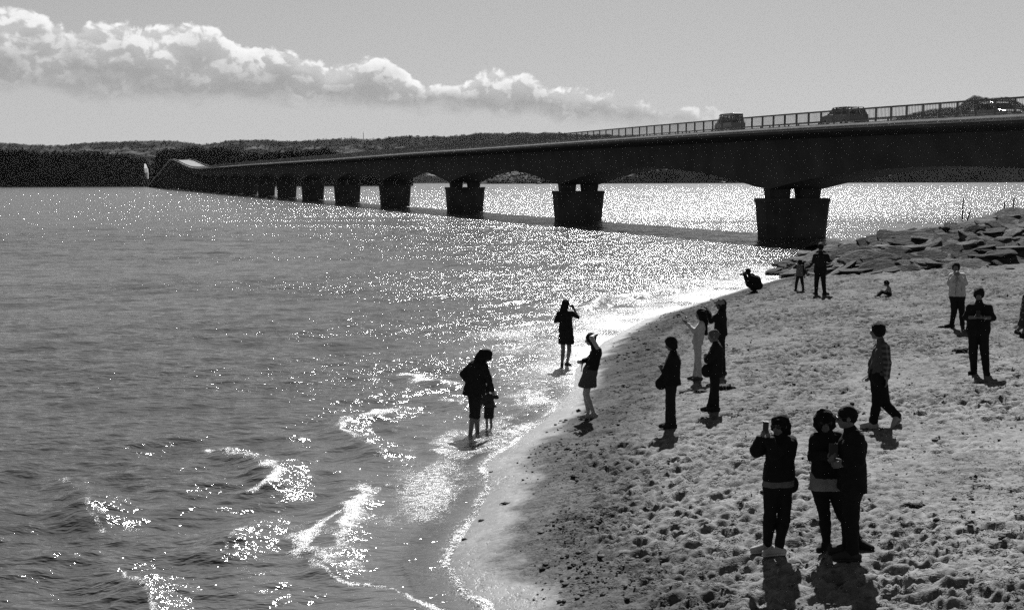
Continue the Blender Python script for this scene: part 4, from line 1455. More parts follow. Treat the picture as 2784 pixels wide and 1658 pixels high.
        Hd.ell(c - up * 0.030 * hk + f * 0.022 * hk, np.array([0.056, 0.066, 0.082]) * hk, ax)
        Hd.cap(c - up * 0.085 * hk + f * 0.052 * hk, c - up * 0.082 * hk + f * 0.060 * hk, 0.022 * hk)             # chin
        Hd.cap(c + up * 0.008 * hk + f * 0.088 * hk, c - up * 0.030 * hk + f * 0.102 * hk, 0.008 * hk, 0.014 * hk)  # nose
        Hd.cap(c + up * 0.022 * hk + f * 0.078 * hk - sd * 0.03 * hk, c + up * 0.022 * hk + f * 0.078 * hk + sd * 0.03 * hk, 0.012 * hk)
        Hd.cap(c - up * 0.054 * hk + f * 0.080 * hk - sd * 0.018 * hk, c - up * 0.054 * hk + f * 0.080 * hk + sd * 0.018 * hk, 0.009 * hk)
        for s in (-1, 1):
            Hd.ell(c + sd * s * 0.076 * hk - f * 0.006 * hk - up * 0.008 * hk, np.array([0.010, 0.020, 0.032]) * hk, ax)
            Hd.sub_ell(c + up * 0.002 * hk + f * 0.092 * hk + sd * s * 0.031 * hk, np.array([0.017, 0.014, 0.010]) * hk, ax)
        Hd.chain([c - up * 0.05 * hk - f * 0.012, J['neck'] + UP * 0.01, J['neck'] - UP * 0.06 * k], [0.053 * hk, 0.052 * k, 0.058 * k])
        parts.append(Hd.mesh(min(self.res * 0.75, 0.010)))
        for n, hn in zip('ab', hands):
            if 'w' + n in J and hn is not False:
                curl, pn, th = hn if hn else (0.55, None, 1)
                d = J['w' + n] - J['e' + n]
                if pn is None:
                    pn = nrm(np.cross(d, UP) * (1 if n == 'a' else -1) + 0.2 * fd + 1e-3)
                hs = hand_sdf(J['w' + n], d, np.asarray(pn, float), k, curl, th)
                parts.append(hs.mesh(max(0.0072, self.res * 0.5)))
        self.obj('body', parts, cloth(skin, 'skin'))
        # eyes sit in the sockets
        ew = material('eye', 0.25, 0.2, 0.5) if 'eye' not in bpy.data.materials else bpy.data.materials['eye']
        for s in (-1, 1):
            E = Sdf(0); E.ell(c + up * 0.002 * hk + f * 0.077 * hk + sd * s * 0.031 * hk, np.array([0.012, 0.012, 0.010]) * hk, ax)
            self.obj('eye', [E.mesh(0.006)], ew)
        return self

    # ---- clothing
    def shoes(self, v=0.03, size=1.0, toe_up=(0, 0), sole=None):
        k = self.k * size
        for f, t, n, tu in zip(self.feet, self.toes, 'ab', toe_up):
            if 'k' + n not in self.J:
                continue
            an = self.J['an' + n]
            S = Sdf(0.015)
            heel = an - UP * 0.035 * k - t * 0.05 * k; toe = an - UP * 0.045 * k + t * 0.165 * k + UP * tu
            S.chain([heel, an - UP * 0.025 * k + t * 0.05 * k, toe], [0.042 * k, 0.046 * k, 0.034 * k])
            S.cap(an + UP * 0.01, an - UP * 0.02 * k, 0.046 * k, 0.047 * k)
            S.cut(an + UP * 0.035 * k, UP)
            o = self.obj('shoe', [S.mesh(min(self.res, 0.010))], cloth(v))
            Z = Sdf(0.004)
            Z.chain([heel - UP * 0.022 * k, toe - UP * 0.012 * k], [0.040 * k, 0.036 * k])
            zc = (heel + toe) / 2 - UP * 0.030 * k
            pn = nrm(np.cross(np.cross(toe - heel, UP), toe - heel)); pn = pn if pn[2] > 0 else -pn
            Z.cut(zc + pn * 0.010 * k, pn); Z.cut(zc - pn * 0.020 * k, -pn)
            self.obj('sole', [Z.mesh(min(self.res, 0.009))], cloth(v * 1.4 if sole is None else sole), o)
        return self

    def bare_feet(self):
        k = self.k; skin = None
        for f, t, n in zip(self.feet, self.toes, 'ab'):
            an = self.J['an' + n]; S = Sdf(0.02)
            S.chain([an - UP * 0.045 * k - t * 0.04 * k, an - UP * 0.03 * k + t * 0.05 * k, an - UP * 0.062 * k + t * 0.15 * k], [0.034 * k, 0.034 * k, 0.022 * k])
            S.cap(an, an - UP * 0.03 * k, 0.034 * k)
            self.obj('foot', [S.mesh(self.res)], cloth(0.10, 'skin'))
        return self

    def trousers(self, v=0.02, inf=0.016, to=0.97, flare=0.006, name='trousers'):
        S = Sdf(0.02); S.wr = 0.006; S.seed = self.seed
        J, k = self.J, self.k
        hx = nrm(J['hb'] - J['ha'])
        up = nrm(self.mid - J['pelvis'])
        for s in (-1, 1):
            S.cap(J['pelvis'] + hx * s * 0.075 * k * self.build, J['pelvis'] + hx * s * 0.065 * k * self.build + up * 0.12 * k, 0.112 * k * self.build + inf, 0.10 * k * self.build + inf)
        for n in 'ab':
            if 'k' + n in J:
                self.leg(S, n, inf, to, flare)
        self.obj(name, [S.mesh(self.res)], cloth(v)); return self

    def top(self, v=0.02, inf=0.02, hem=None, sleeves=(0.97, 0.97), flare=0.0, name='jacket', kind='cloth', collar=0.02, b=None):
        S = Sdf(0.03); S.wr = 0.008; S.seed = self.seed + 5
        J, k = self.J, self.k
        self.torso(S, inf, b)
        for n, t in zip('ab', sleeves):
            if 'e' + n in J and t > 0:
                self.arm(S, n, inf * 0.8, t)
        if hem is not None:
            z = self.j(*hem)[2]
            hx = nrm(J['hb'] - J['ha']); bb = b or self.build
            spine = nrm(J['pelvis'] - self.mid); L = np.linalg.norm(J['pelvis'] - self.mid)
            hp = self.j(*hem)
            for s in (-1, 1):
                p = self.mid + spine * L * 0.55 + hx * s * 0.068 * k * bb
                q = J['pelvis'] + hx * s * 0.075 * k * bb
                e = np.array([0.5 * (q[0] + hp[0] + hx[0] * s * 0.075), 0.5 * (q[1] + hp[1] + hx[1] * s * 0.075), z - 0.05])
                S.cap(p, e, 0.098 * k * bb + inf, 0.108 * k * bb + inf + flare)
            S.cut((0, 0, z), -UP)
        S.cut(J['neck'] + UP * (0.035 + collar) * k, UP)
        self.obj(name, [S.mesh(self.res)], cloth(v, kind)); return self

    def skirt(self, v, hem, inf=0.02, flare=0.05, name='skirt', start=0.10):
        J, k = self.J, self.k; S = Sdf(0.04); S.wr = 0.010; S.seed = self.seed + 2
        hc = self.j(*hem); hx = nrm(J['hb'] - J['ha'])
        up = nrm(self.mid - J['pelvis'])
        for s in (-1, 1):
            p = J['pelvis'] + hx * s * 0.07 * k
            S.cap(p, p + up * start * k, 0.112 * k + inf, 0.10 * k + inf)
            S.cap(p, np.array([hc[0], hc[1], hc[2] - 0.03]) + hx * s * 0.07 * k, 0.112 * k + inf, 0.112 * k + inf + flare)
        S.cut(hc, -UP)
        self.obj(name, [S.mesh(self.res)], cloth(v)); return self

    def hair(self, v=0.012, back=0.0, strands=(), puff=0.012, fringe=0.02, kind='hair', jag=0.010, cut=1.0):
        c, f, u, sd, hk = self.J['head'], self.hf, self.hu, self.hs, self.hk
        ax = np.stack([sd, f, u]); S = Sdf(0.02)
        S.ell(c + u * 0.026 * hk - f * 0.014 * hk, (np.array([0.078, 0.094, 0.094]) + puff) * hk, ax)
        if back:
            S.ell(c - f * 0.035 * hk - u * back * 0.5 * hk, np.array([0.078 + puff, 0.062 + puff, 0.07 + back * 0.5]) * hk, ax)
        for st in strands:
            pts = [self.j(*p[:3]) for p in st]; S.chain(pts, [p[3] for p in st])
        S.wr = jag; S.seed = self.seed + 9
        S.sub_ell(c + f * 0.120 * hk - u * (0.045 + (0.02 - fringe)) * hk, np.array([0.070 * cut, 0.085, 0.095 * cut]) * hk, ax)
        self.obj('hair', [S.mesh(min(self.res, 0.011))], cloth(v, kind)); return self

    def glasses(self):
        c, f, u, sd, hk = self.J['head'], self.hf, self.hu, self.hs, self.hk
        ax = np.stack([sd, f, u]); S = Sdf(0.004)
        for s in (-1, 1):
            S.ell(c + u * 0.004 * hk + f * 0.094 * hk + sd * s * 0.034 * hk, np.array([0.030, 0.010, 0.020]) * hk, ax)
            S.cap(c + u * 0.012 * hk + f * 0.090 * hk + sd * s * 0.06 * hk, c + u * 0.008 * hk - f * 0.01 * hk + sd * s * 0.082 * hk, 0.005 * hk)
        S.cap(c + u * 0.010 * hk + f * 0.098 * hk - sd * 0.02 * hk, c + u * 0.010 * hk + f * 0.098 * hk + sd * 0.02 * hk, 0.005 * hk)
        self.obj('sunglasses', [S.mesh(0.005)], cloth(0.01, 'gloss')); return self

    def blob(self, name, v, ells=(), caps=(), kind='cloth', k=0.02, cuts=(), wr=0.004):
        S = Sdf(k); S.wr = wr; S.seed = self.seed
        for zx, zy, w, rx, ry, rz in ells:
            S.ell(self.j(zx, zy, w), (rx, ry, rz))
        for ch in caps:
            S.chain([self.j(*p[:3]) for p in ch], [p[3] for p in ch])
        for q in cuts:
            S.cut(self.j(*q[:3]), q[3])
        self.obj(name, [S.mesh(min(self.res, 0.012))], cloth(v, kind)); return self


def phone(P, zx, zy, w, label, ang=90.0, lean=0.1, size=(0.072, 0.009, 0.145), name='phone', cat='phone', v=0.03, screen=False):
    """a slab held in the hands of person P; ang is the plan direction of its face"""
    p = P.world(P.j(zx, zy, w))
    root = empty(name, p); a = math.radians(ang) - P.az
    root.rotation_euler = (lean, 0, a - math.pi / 2)
    tag(root, label, cat)
    MB().box((0, 0, 0), *size).build('casing', cloth(v, 'gloss'), root, bevel=min(size) * 0.3)
    MB().box((0, size[1] / 2 + 0.0012, 0), size[0] * 0.88, 0.0016, size[2] * 0.9).build('screen', cloth(0.015, 'gloss'), root)
    MB().tube([(-size[0] * .3, -size[1] / 2 - 0.003, size[2] * .38), (-size[0] * .3, -size[1] / 2, size[2] * .38)], 0.007, 8).build('lens', cloth(0.01, 'gloss'), root)
    return root

# ------------------------------------------------------------------ the people
def build_people():
    ZA, ZB, ZC, ZD = (1180, 900, 4.1233), (1460, 780, 3.71), (1760, 780, 3.2967), (1980, 680, 5.1917)
    ZE, ZF, ZG, ZH = (2300, 840, 3.71), (2540, 690, 3.803), (2000, 1080, 2.5675), (2000, 520, 3.1786)

    # woman in a long dark coat wading with a toddler
    P = Person(ZA, [(398, 1150), (488, 1128)], 'woman in a long dark coat wading at the water edge, looking down at a toddler', 1.62, 0.014, 25, seed=1, water=True)
    P.joints(head=(585, 280, 0), neck=(530, 345, 0.0), sa=(440, 375, 0.10), sb=(560, 395, -0.12), ea=(325, 480, 0.12), wa=(365, 545, 0.12),
             eb=(612, 545, -0.16), wb=(650, 662, -0.10), pelvis=(455, 640, 0), ka=(440, 880, 0.03), kb=(478, 890, -0.05))
    P.setup(toes=(200, -20)); P.make_body(0.10, tilt=38)
    P.top(0.012, 0.035, hem=(430, 715, 0), flare=0.03, name='coat', b=1.12).trousers(0.014, 0.02, 0.60, name='rolled_trousers').bare_feet()
    P.hair(0.010, 0.10, [[(540, 240, 0, .07), (480, 310, 0, .06), (470, 345, 0.02, .05)], [(625, 250, 0, .05), (632, 300, -.02, .03), (622, 345, -.02, .018)]], 0.016)
    # toddler
    P = Person(ZA, [(597, 1082), (645, 1080)], 'toddler in a flared short dress paddling beside the woman in the long coat', 0.86, 0.012, 60, seed=2, head_k=1.15, water=True)
    P.joints(head=(592, 650, -0.02), neck=(605, 700, 0), sa=(572, 728, 0.02), sb=(655, 728, -0.02), ea=(540, 785, 0), wa=(526, 840, 0), eb=(672, 700, -0.05), wb=(655, 672, -0.06),
             pelvis=(618, 860, 0), ka=(590, 970, 0), kb=(638, 970, 0))
    P.setup(toes=(240, -40), hipw=0.075); P.make_body(0.10)
    P.trousers(0.014, 0.016, 0.44, 0.01, name='shorts').top(0.03, 0.012, hem=(640, 850, 0), flare=0.035, name='dress', b=1.05).bare_feet().hair(0.012, 0.03)
    P.blob('hood', 0.02, [(690, 735, -0.03, .05, .06, .05)], [[(660, 720, 0, .04), (712, 745, -.03, .03)]])

    # woman in a short dress photographing the sea
    P = Person(ZB, [(252, 812), (303, 795)], 'woman in a short dark dress raising a camera to her eye on the wet sand', 1.60, 0.014, 62, seed=3)
    P.joints(head=(290, 178, 0), neck=(285, 235, 0), sa=(222, 265, 0.02), sb=(352, 265, -0.02), ea=(192, 345, -0.02), wa=(262, 325, 0.08), eb=(412, 302, 0.04), wb=(372, 218, 0.10),
             pelvis=(292, 440, 0), ka=(262, 650, 0.0), kb=(325, 645, 0.02))
    P.setup(toes=(-90, -50)); P.make_body(0.08)
    P.top(0.012, 0.018, hem=(300, 575, 0), sleeves=(0.62, 0.5), flare=0.035, name='dress').hair(0.010, 0.08, [[(262, 190, 0, .06), (246, 238, 0.0, .05)]], 0.014).shoes(0.03)
    phone(P, 345, 190, 0.14, 'small camera held up by the woman in the short dress', 62, 0.05, (0.10, 0.03, 0.06), 'camera', 'camera')
    P.blob('shoulder_bag_strap', 0.012, (), [[(190, 350, 0.03, .012), (160, 362, 0.03, .010)]])

    # girl with one arm over her head
    P = Person(ZB, [(520, 1325), (575, 1318)], 'girl in a dark vest and wide shorts standing with one bare arm over her head', 1.55, 0.013, 180, seed=4)
    P.joints(head=(540, 530, 0), neck=(568, 592, 0), sa=(590, 640, 0.14), sb=(622, 632, -0.12), ea=(520, 730, 0.12), wa=(468, 745, 0.05), eb=(548, 512, -0.20), wb=(580, 486, -0.03),
             pelvis=(535, 850, 0), ka=(490, 1075, 0.05), kb=(500, 1080, -0.05))
    P.setup(toes=(185, 190)); P.make_body(0.22, hands=(None, (1.25, (0.3, 0.2, -0.9), 1)), tilt=8)
    P.top(0.012, 0.018, hem=(560, 832, 0), sleeves=(0.9, 0.0), name='vest').skirt(0.05, (505, 1005, 0), 0.02, 0.055, name='wide_shorts').shoes(0.22, 1.05)
    P.hair(0.010, 0.05).blob('waist_bag', 0.012, [(470, 745, 0.05, .05, .06, .05)], [[(460, 740, .05, .02), (446, 850, .05, .012)]])

    # child with folded arms and a hip bag
    P = Person(ZC, [(195, 1258), (225, 1262)], 'short-haired child in a dark loose jacket with folded arms and a bag hanging in front', 1.50, 0.013, 185, seed=5)
    P.joints(head=(210, 510, 0), neck=(235, 580, 0), sa=(232, 622, 0.14), sb=(240, 622, -0.14), ea=(160, 745, 0.17), wa=(140, 722, -0.02), eb=(160, 755, -0.17), wb=(135, 728, 0.02),
             pelvis=(212, 850, 0), ka=(200, 1055, 0.06), kb=(212, 1055, -0.06))
    P.setup(toes=(188, 182)); P.make_body(0.09, tilt=20)
    P.top(0.010, 0.035, hem=(220, 872, 0), flare=0.035, b=1.12).trousers(0.014, 0.024, 0.97, 0.014).shoes(0.02, 1.1).hair(0.010, 0.05, (), 0.02, 0.03)
    P.blob('hip_bag', 0.012, [(118, 865, 0, .09, .08, .10)], [[(165, 790, 0, .08), (125, 870, 0, .10)], [(160, 780, -.1, .015), (230, 640, -.1, .015)]], k=0.04)

    # girl in white
    P = Person(ZC, [(425, 832), (468, 838)], 'long-haired girl in a pale tunic and pale trousers holding up a phone', 1.50, 0.014, 182, seed=6)
    P.joints(head=(478, 248, 0), neck=(488, 305, 0), sa=(480, 335, 0.13), sb=(490, 335, -0.13), ea=(425, 395, 0.12), wa=(362, 330, 0.05), eb=(425, 402, -0.14), wb=(358, 330, -0.04),
             pelvis=(448, 480, 0), ka=(450, 640, 0.04), kb=(458, 645, -0.04))
    P.setup(toes=(185, 190)); P.make_body(0.09)
    P.top(0.30, 0.014, hem=(450, 515, 0), flare=0.01, name='tunic').trousers(0.30, 0.012, 0.97).shoes(0.05)
    P.hair(0.008, 0.10, [[(500, 230, 0, .07), (518, 310, 0, .065), (522, 415, 0, .045)]], 0.014)
    phone(P, 346, 292, 0, 'phone held up by the girl in pale clothes', 180, 0.1, v=0.06)
    P.blob('wrist_strap', 0.03, (), [[(346, 330, 0, .008), (347, 392, 0, .008)]], wr=0)

    # person with a pale cap
    P = Person(ZC, [(655, 790), (680, 788)], 'person in a pale peaked cap and dark jacket holding up a phone behind two children', 1.62, 0.015, 180, seed=7)
    P.joints(head=(658, 155, 0), neck=(665, 215, 0), sa=(655, 248, 0.14), sb=(662, 248, -0.14), ea=(572, 300, 0.12), wa=(545, 222, 0.05), eb=(570, 300, -0.14), wb=(540, 222, -0.04),
             pelvis=(655, 425, 0), ka=(660, 600, 0.05), kb=(668, 600, -0.05))
    P.setup(); P.make_body(0.08)
    P.top(0.012, 0.03, hem=(655, 430, 0), flare=0.02, b=1.05).trousers(0.012, 0.016).shoes(0.03).hair(0.010, 0.10, [[(685, 170, 0, .05), (692, 265, 0, .045)]])
    P.blob('cap', 0.16, [(662, 138, 0, .112, .105, .085)], [[(625, 142, 0, .035), (597, 136, 0, .016)]], k=0.02, cuts=((662, 158, 0, (0, 0, -1)),), wr=0.0)
    phone(P, 530, 190, 0, 'phone held up by the person in the pale cap', 180, 0.1, v=0.05)

    # boy with cropped pale hair
    P = Person(ZC, [(560, 1108), (615, 1108)], 'crop-haired child in a dark padded coat with folded arms and a satchel', 1.38, 0.013, 182, seed=8, head_k=1.05)
    P.joints(head=(592, 442, 0), neck=(612, 502, 0), sa=(615, 540, 0.13), sb=(625, 540, -0.13), ea=(545, 650, 0.15), wa=(535, 622, -0.02), eb=(540, 655, -0.16), wb=(530, 632, 0.02),
             pelvis=(605, 760, 0), ka=(595, 930, 0.05), kb=(610, 930, -0.05))
    P.setup(toes=(180, 182)); P.make_body(0.12, tilt=10)
    P.top(0.012, 0.04, hem=(605, 800, 0), flare=0.02, b=1.1).trousers(0.012, 0.022, 0.97, 0.01).shoes(0.02, 1.15).hair(0.07, 0.0, (), 0.006, 0.035)
    P.blob('satchel', 0.012, [(530, 750, -0.1, .10, .08, .12)], [[(565, 720, -.05, .08), (530, 770, -.08, .08)], [(560, 690, -.1, .016), (640, 560, -.1, .014)]], k=0.03)

    # crouching photographer
    P = Person(ZD, [(350, 606), (395, 604)], 'crouching photographer in dark clothes aiming a camera along the shore', 1.66, 0.017, 180, seed=9)
    P.joints(head=(272, 305, 0), neck=(300, 350, 0), sa=(318, 385, 0.15), sb=(322, 385, -0.15), ea=(270, 440, 0.14), wa=(235, 345, 0.05), eb=(262, 445, -0.14), wb=(228, 345, -0.05),
             ha=(410, 505, 0.09), hb=(410, 505, -0.09), ka=(275, 480, 0.14), kb=(285, 490, -0.14), ana=(385, 578, 0.09), anb=(385, 578, -0.09))
    P.setup(); P.make_body(0.08)
    P.top(0.010, 0.04, b=1.15).trousers(0.010, 0.03).shoes(0.02, 1.1)
    P.blob('hooded_parka_back', 0.010, [(395, 440, 0, .20, .21, .24)], [[(335, 370, 0, .13), (430, 500, 0, .17)]], k=0.05)
    P.hair(0.010, 0.04)
    cam = P.world(P.j(215, 340, 0)); r = empty('camera', cam); r.rotation_euler = (0, 0, math.pi - P.az); tag(r, 'camera with a long lens held by the crouching photographer', 'camera')
    MB().box((0, 0, 0), 0.07, 0.14, 0.10).build('camera_body', cloth(0.012, 'gloss'), r, bevel=0.012)
    MB().tube([(0.03, 0, 0), (0.13, 0, -0.005), (0.15, 0, -0.005)], [0.035, 0.038, 0.042], 14).build('lens', cloth(0.012, 'gloss'), r, True)

    # small child by the stones
    P = Person(ZD, [(952, 578), (1058, 580)], 'small child in a pale grey waistcoat and dark trousers walking towards the stones', 1.15, 0.014, 80, seed=10, head_k=1.05)
    P.joints(head=(1012, 172, 0), neck=(1010, 205, 0), sa=(965, 225, 0.0), sb=(1052, 225, 0), ea=(930, 250, .05), wa=(948, 215, 0.1), eb=(1068, 300, 0), wb=(1072, 370, 0),
             pelvis=(1008, 360, 0), ka=(962, 470, 0), kb=(1048, 470, 0))
    P.setup(toes=(130, 20)); P.make_body(0.08)
    P.top(0.09, 0.014, hem=(1008, 365, 0), sleeves=(0, 0), name='waistcoat').trousers(0.015, 0.014).shoes(0.02).hair(0.010, 0.03)
    P.blob('sleeves', 0.012, (), [[(965, 225, 0, .05), (930, 250, .05, .045)], [(1052, 225, 0, .05), (1068, 300, 0, .045), (1071, 350, 0, .035)]])

    # man by the stones
    P = Person(ZH, [(695, 895), (768, 898)], 'tall man in dark clothes seen from behind, standing by the stones with raised hands', 1.76, 0.016, 95, seed=11)
    P.joints(head=(735, 478, 0.03), neck=(735, 525, 0), sa=(688, 555, 0), sb=(788, 555, 0), ea=(672, 602, .08), wa=(712, 520, 0.22), eb=(808, 600, .08), wb=(762, 520, .22),
             pelvis=(730, 690, 0), ka=(698, 790, 0), kb=(760, 790, 0))
    P.setup(toes=(120, 40)); P.make_body(0.08)
    P.top(0.014, 0.03, hem=(730, 705, 0), b=1.06).trousers(0.012, 0.02).shoes(0.02, 1.1).hair(0.010, 0.04)
    P.blob('rucksack', 0.016, [(735, 610, -0.17, .15, .09, .24)], k=0.03)

    # seated child
    P = Person(ZD, [(2090, 652), (2105, 655)], 'small child with a pale top sitting on the sand', 1.0, 0.014, 190, seed=12, head_k=1.1)
    P.joints(head=(2232, 468, 0), neck=(2255, 508, 0), sa=(2262, 530, 0.10), sb=(2268, 530, -0.10), ea=(2215, 580, 0.11), wa=(2180, 590, 0.05), eb=(2220, 585, -0.12), wb=(2175, 600, -0.05),
             ha=(2278, 625, 0.07), hb=(2278, 625, -0.07), ka=(2170, 580, 0.08), kb=(2175, 590, -0.09), ana=(2105, 640, .06), anb=(2115, 642, -.08))
    P.setup(); P.make_body(0.09, tilt=20)
    P.top(0.14, 0.016, name='shirt').trousers(0.012, 0.014).shoes(0.06).hair(0.010, 0.02)

    # man in the white jacket
    P = Person(ZF, [(178, 762), (290, 772)], 'man in a white zipped jacket holding both hands up to his mouth', 1.72, 0.014, -95, seed=13)
    P.joints(head=(225, 140, 0), neck=(225, 198, 0), sa=(178, 232, 0), sb=(292, 228, 0), ea=(155, 305, -.06), wa=(212, 225, -.26), eb=(322, 305, -.06), wb=(258, 222, -.26),
             pelvis=(238, 450, 0), ka=(205, 600, 0), kb=(285, 600, 0))
    P.setup(toes=(200, -80)); P.make_body(0.10, hands=((0.9, (0.5, 0.4, 0.2), 1), (0.9, (-0.5, 0.4, 0.2), -1)))
    P.top(0.34, 0.028, hem=(238, 438, 0), b=1.04, collar=0.05).trousers(0.012, 0.016).shoes(0.02).hair(0.010, 0.03)
    P.blob('zip', 0.012, (), [[(237, 240, -.155, .007), (228, 330, -.165, .007), (214, 436, -.16, .007)]], wr=0)
    P.blob('pocket_zip', 0.012, (), [[(278, 352, -.145, .007), (291, 410, -.15, .007)]], wr=0)

    # man with a phone
    P = Person(ZF, [(408, 1238), (535, 1248)], 'stocky man in dark shirt and trousers looking down at a phone in his hands', 1.74, 0.013, -90, build=1.16, seed=14)
    P.joints(head=(462, 420, 0), neck=(462, 490, 0), sa=(372, 558, 0), sb=(560, 558, 0), ea=(330, 655, -.02), wa=(428, 658, -.27), eb=(606, 660, -.02), wb=(515, 662, -.27),
             pelvis=(455, 780, 0), ka=(402, 1020, 0), kb=(522, 1020, 0))
    P.setup(toes=(-115, -75)); P.make_body(0.07, hands=((0.8, (0.2, 0.2, 0.9), 1), (0.8, (-0.2, 0.2, 0.9), -1)), tilt=25)
    P.top(0.010, 0.022, hem=(455, 775, 0), sleeves=(0.62, 0.62), name='shirt').trousers(0.010, 0.022).shoes(0.015, 1.1).hair(0.010, 0.04, (), 0.02)
    P.blob('wrist_watch', 0.3, [(527, 668, -.26, .03, .02, .026)], kind='gloss', wr=0)
    phone(P, 455, 622, -.36, 'phone held low by the stocky man in dark clothes', -90, 0.5, v=0.05)

    # figure cut by the right edge
    P = Person(ZF, [(915, 868), (850, 838)], 'woman in a dotted dress striding at the right edge of the picture', 1.58, 0.015, 5, seed=15)
    P.joints(head=(990, 320, 0), neck=(975, 375, 0), sa=(968, 405, 0.14), sb=(968, 405, -0.14), ea=(930, 500, .16), wa=(945, 590, .1), eb=(1000, 500, -.18), wb=(1050, 560, -.1),
             pelvis=(945, 590, 0), ka=(950, 740, -0.05), kb=(925, 735, 0.06), anb=(852, 795, 0.06))
    P.setup(toes=(0, -60)); P.make_body(0.08)
    P.top(0.012, 0.02, hem=(935, 745, 0), flare=0.06, name='dress', kind='dots').shoes(0.02).hair(0.010, 0.08)

    # walking man in a checked shirt
    P = Person(ZE, [(270, 1200), (500, 1150)], 'man in sunglasses and a checked shirt walking left across the sand', 1.72, 0.012, 182, seed=16)
    J = P.joints(head=(318, 225, 0), neck=(348, 312, 0), sa=(330, 372, 0.17), sb=(395, 375, -0.15), ea=(262, 540, 0.20), wa=(238, 660, 0.10), eb=(418, 545, -0.20), wb=(414, 690, -0.19),
                 pelvis=(325, 690, 0), ka=(315, 940, -0.04), kb=(400, 955, 0.06), anb=(520, 1085, 0.10)).J
    J['ana'] = P.feet[0] + UP * 0.085
    P.feet[1] = J['anb'] - UP * 0.085
    P.setup(toes=(182, 240)); P.make_body(0.09, hands=((1.0, (-0.6, 0.2, 0.5), 1), (0.25, (-1, 0.1, 0), 1)))
    P.top(0.045, 0.016, hem=(325, 655, 0), name='shirt', collar=0.03).trousers(0.008, 0.022, 0.97, 0.012).hair(0.008, 0.02, (), 0.016, 0.03).glasses()
    P.shoes(0.20, 1.05, toe_up=(0, -0.13))
    P.blob('checked_sleeve', 0.09, (), [[(398, 380, -.155, .074), (418, 545, -.2, .064), (414, 685, -.19, .05)]], kind='plaid', k=0.02)
    phone(P, 195, 690, 0.06, 'small phone in the hand of the walking man', 180, 0.9, v=0.04)

    # woman photographing with a phone in the foreground
    P = Person(ZG, [(222, 1080), (300, 1096)], 'woman with a dark bob and white trainers raising a phone, nearest the camera', 1.62, 0.011, -115, seed=17)
    P.joints(head=(305, 200, 0), neck=(310, 268, 0), sa=(255, 312, -0.06), sb=(378, 315, 0.06), ea=(150, 372, -0.16), wa=(182, 280, -0.30), eb=(268, 388, -.22), wb=(232, 282, -.34),
             pelvis=(298, 615, 0), ka=(238, 840, -0.04), kb=(338, 840, -0.02))
    P.setup(toes=(195, 205)); P.make_body(0.09, hands=((0.9, (0.7, 0.3, 0), 1), (0.9, (-0.7, 0.3, 0), -1)))
    P.top(0.010, 0.044, hem=(298, 576, 0), flare=0.0, name='sweatshirt', b=0.86).trousers(0.010, 0.016, 0.97, 0.0).shoes(0.24, 1.12)
    P.top(0.09, 0.032, hem=(298, 618, 0), sleeves=(0, 0), name='shirt', collar=-0.12, b=0.9)
    P.hair(0.008, 0.08, [[(275, 165, 0.0, .05), (262, 215, -.01, .028)], [(345, 165, .03, .055), (360, 205, .03, .05), (372, 248, .03, .03)]], 0.010, 0.0).glasses()
    P.blob('chest_print', 0.05, (), [[(236 + 13 * i, 438 + (i % 2), -.185 + .008 * i, .0055), (242 + 13 * i, 446, -.185 + .008 * i, .0055)] for i in range(7)], k=0.0, wr=0)
    P.blob('shoulder_bag', 0.010, [(395, 605, 0.06, .075, .06, .11)], [[(400, 560, .06, .012), (402, 480, .08, .012), (390, 320, .08, .012)]], k=0.02)
    phone(P, 210, 212, -.40, 'pale phone raised by the woman with the dark bob', -115, 0.1, v=0.14)

    # woman with curly hair
    P = Person(ZG, [(632, 1062), (862, 1052)], 'woman with big curly hair and a pale shirt hem, standing beside a tall man', 1.60, 0.011, -80, seed=18)
    P.joints(head=(622, 172, 0.05), neck=(632, 240, 0.05), sa=(560, 285, 0.02), sb=(712, 285, 0.10), ea=(540, 405, -.02), wa=(650, 415, -.24), eb=(735, 420, 0.05), wb=(690, 440, -.18),
             pelvis=(628, 610, 0.03), ka=(622, 820, 0.02), kb=(752, 830, 0.14))
    P.setup(toes=(-120, -30)); P.make_body(0.09, hands=((0.6, (0.1, 0.3, 0.9), 1), (0.7, (-0.3, 0.3, 0.8), -1)))
    P.top(0.012, 0.030, hem=(628, 562, 0.03), flare=0.0, name='cardigan', b=0.84).trousers(0.010, 0.014, 0.97, 0.0).shoes(0.02, 1.05)
    P.top(0.16, 0.016, hem=(620, 640, 0.03), sleeves=(0, 0), flare=0.035, name='shirt', collar=-0.12, b=0.9)
    P.hair(0.008, 0.09, [[(572, 150, .05, .05), (570, 200, .05, .048)], [(672, 150, .06, .05), (672, 200, .06, .045)], [(618, 120, .05, .075), (620, 124, .07, .075)]], 0.026, 0.0, jag=0.016, cut=0.75).glasses()
    phone(P, 682, 372, -.30, 'pale tablet held between the curly-haired woman and the tall man', -90, 0.4, (0.10, 0.01, 0.17), 'tablet', 'tablet', 0.05)

    # tall man beside her
    P = Person(ZG, [(815, 1138), (782, 1092)], 'tall man in a dark collared shirt turned towards the curly-haired woman', 1.76, 0.011, 190, seed=19)
    P.joints(head=(775, 140, 0), neck=(800, 222, 0), sa=(790, 272, 0.15), sb=(845, 278, -0.14), ea=(770, 440, 0.14), wa=(728, 432, 0.02), eb=(858, 450, -0.18), wb=(765, 462, -.16),
             pelvis=(812, 610, 0), ka=(812, 840, -0.04), kb=(790, 835, 0.10))
    P.setup(toes=(190, 185)); P.make_body(0.09, tilt=6)
    P.top(0.010, 0.024, hem=(812, 650, 0), collar=0.045, b=1.05).trousers(0.010, 0.022, 0.97, 0.008).shoes(0.025, 1.12, sole=0.03)
    P.hair(0.008, 0.0, (), 0.010, 0.03, jag=0.010).glasses()
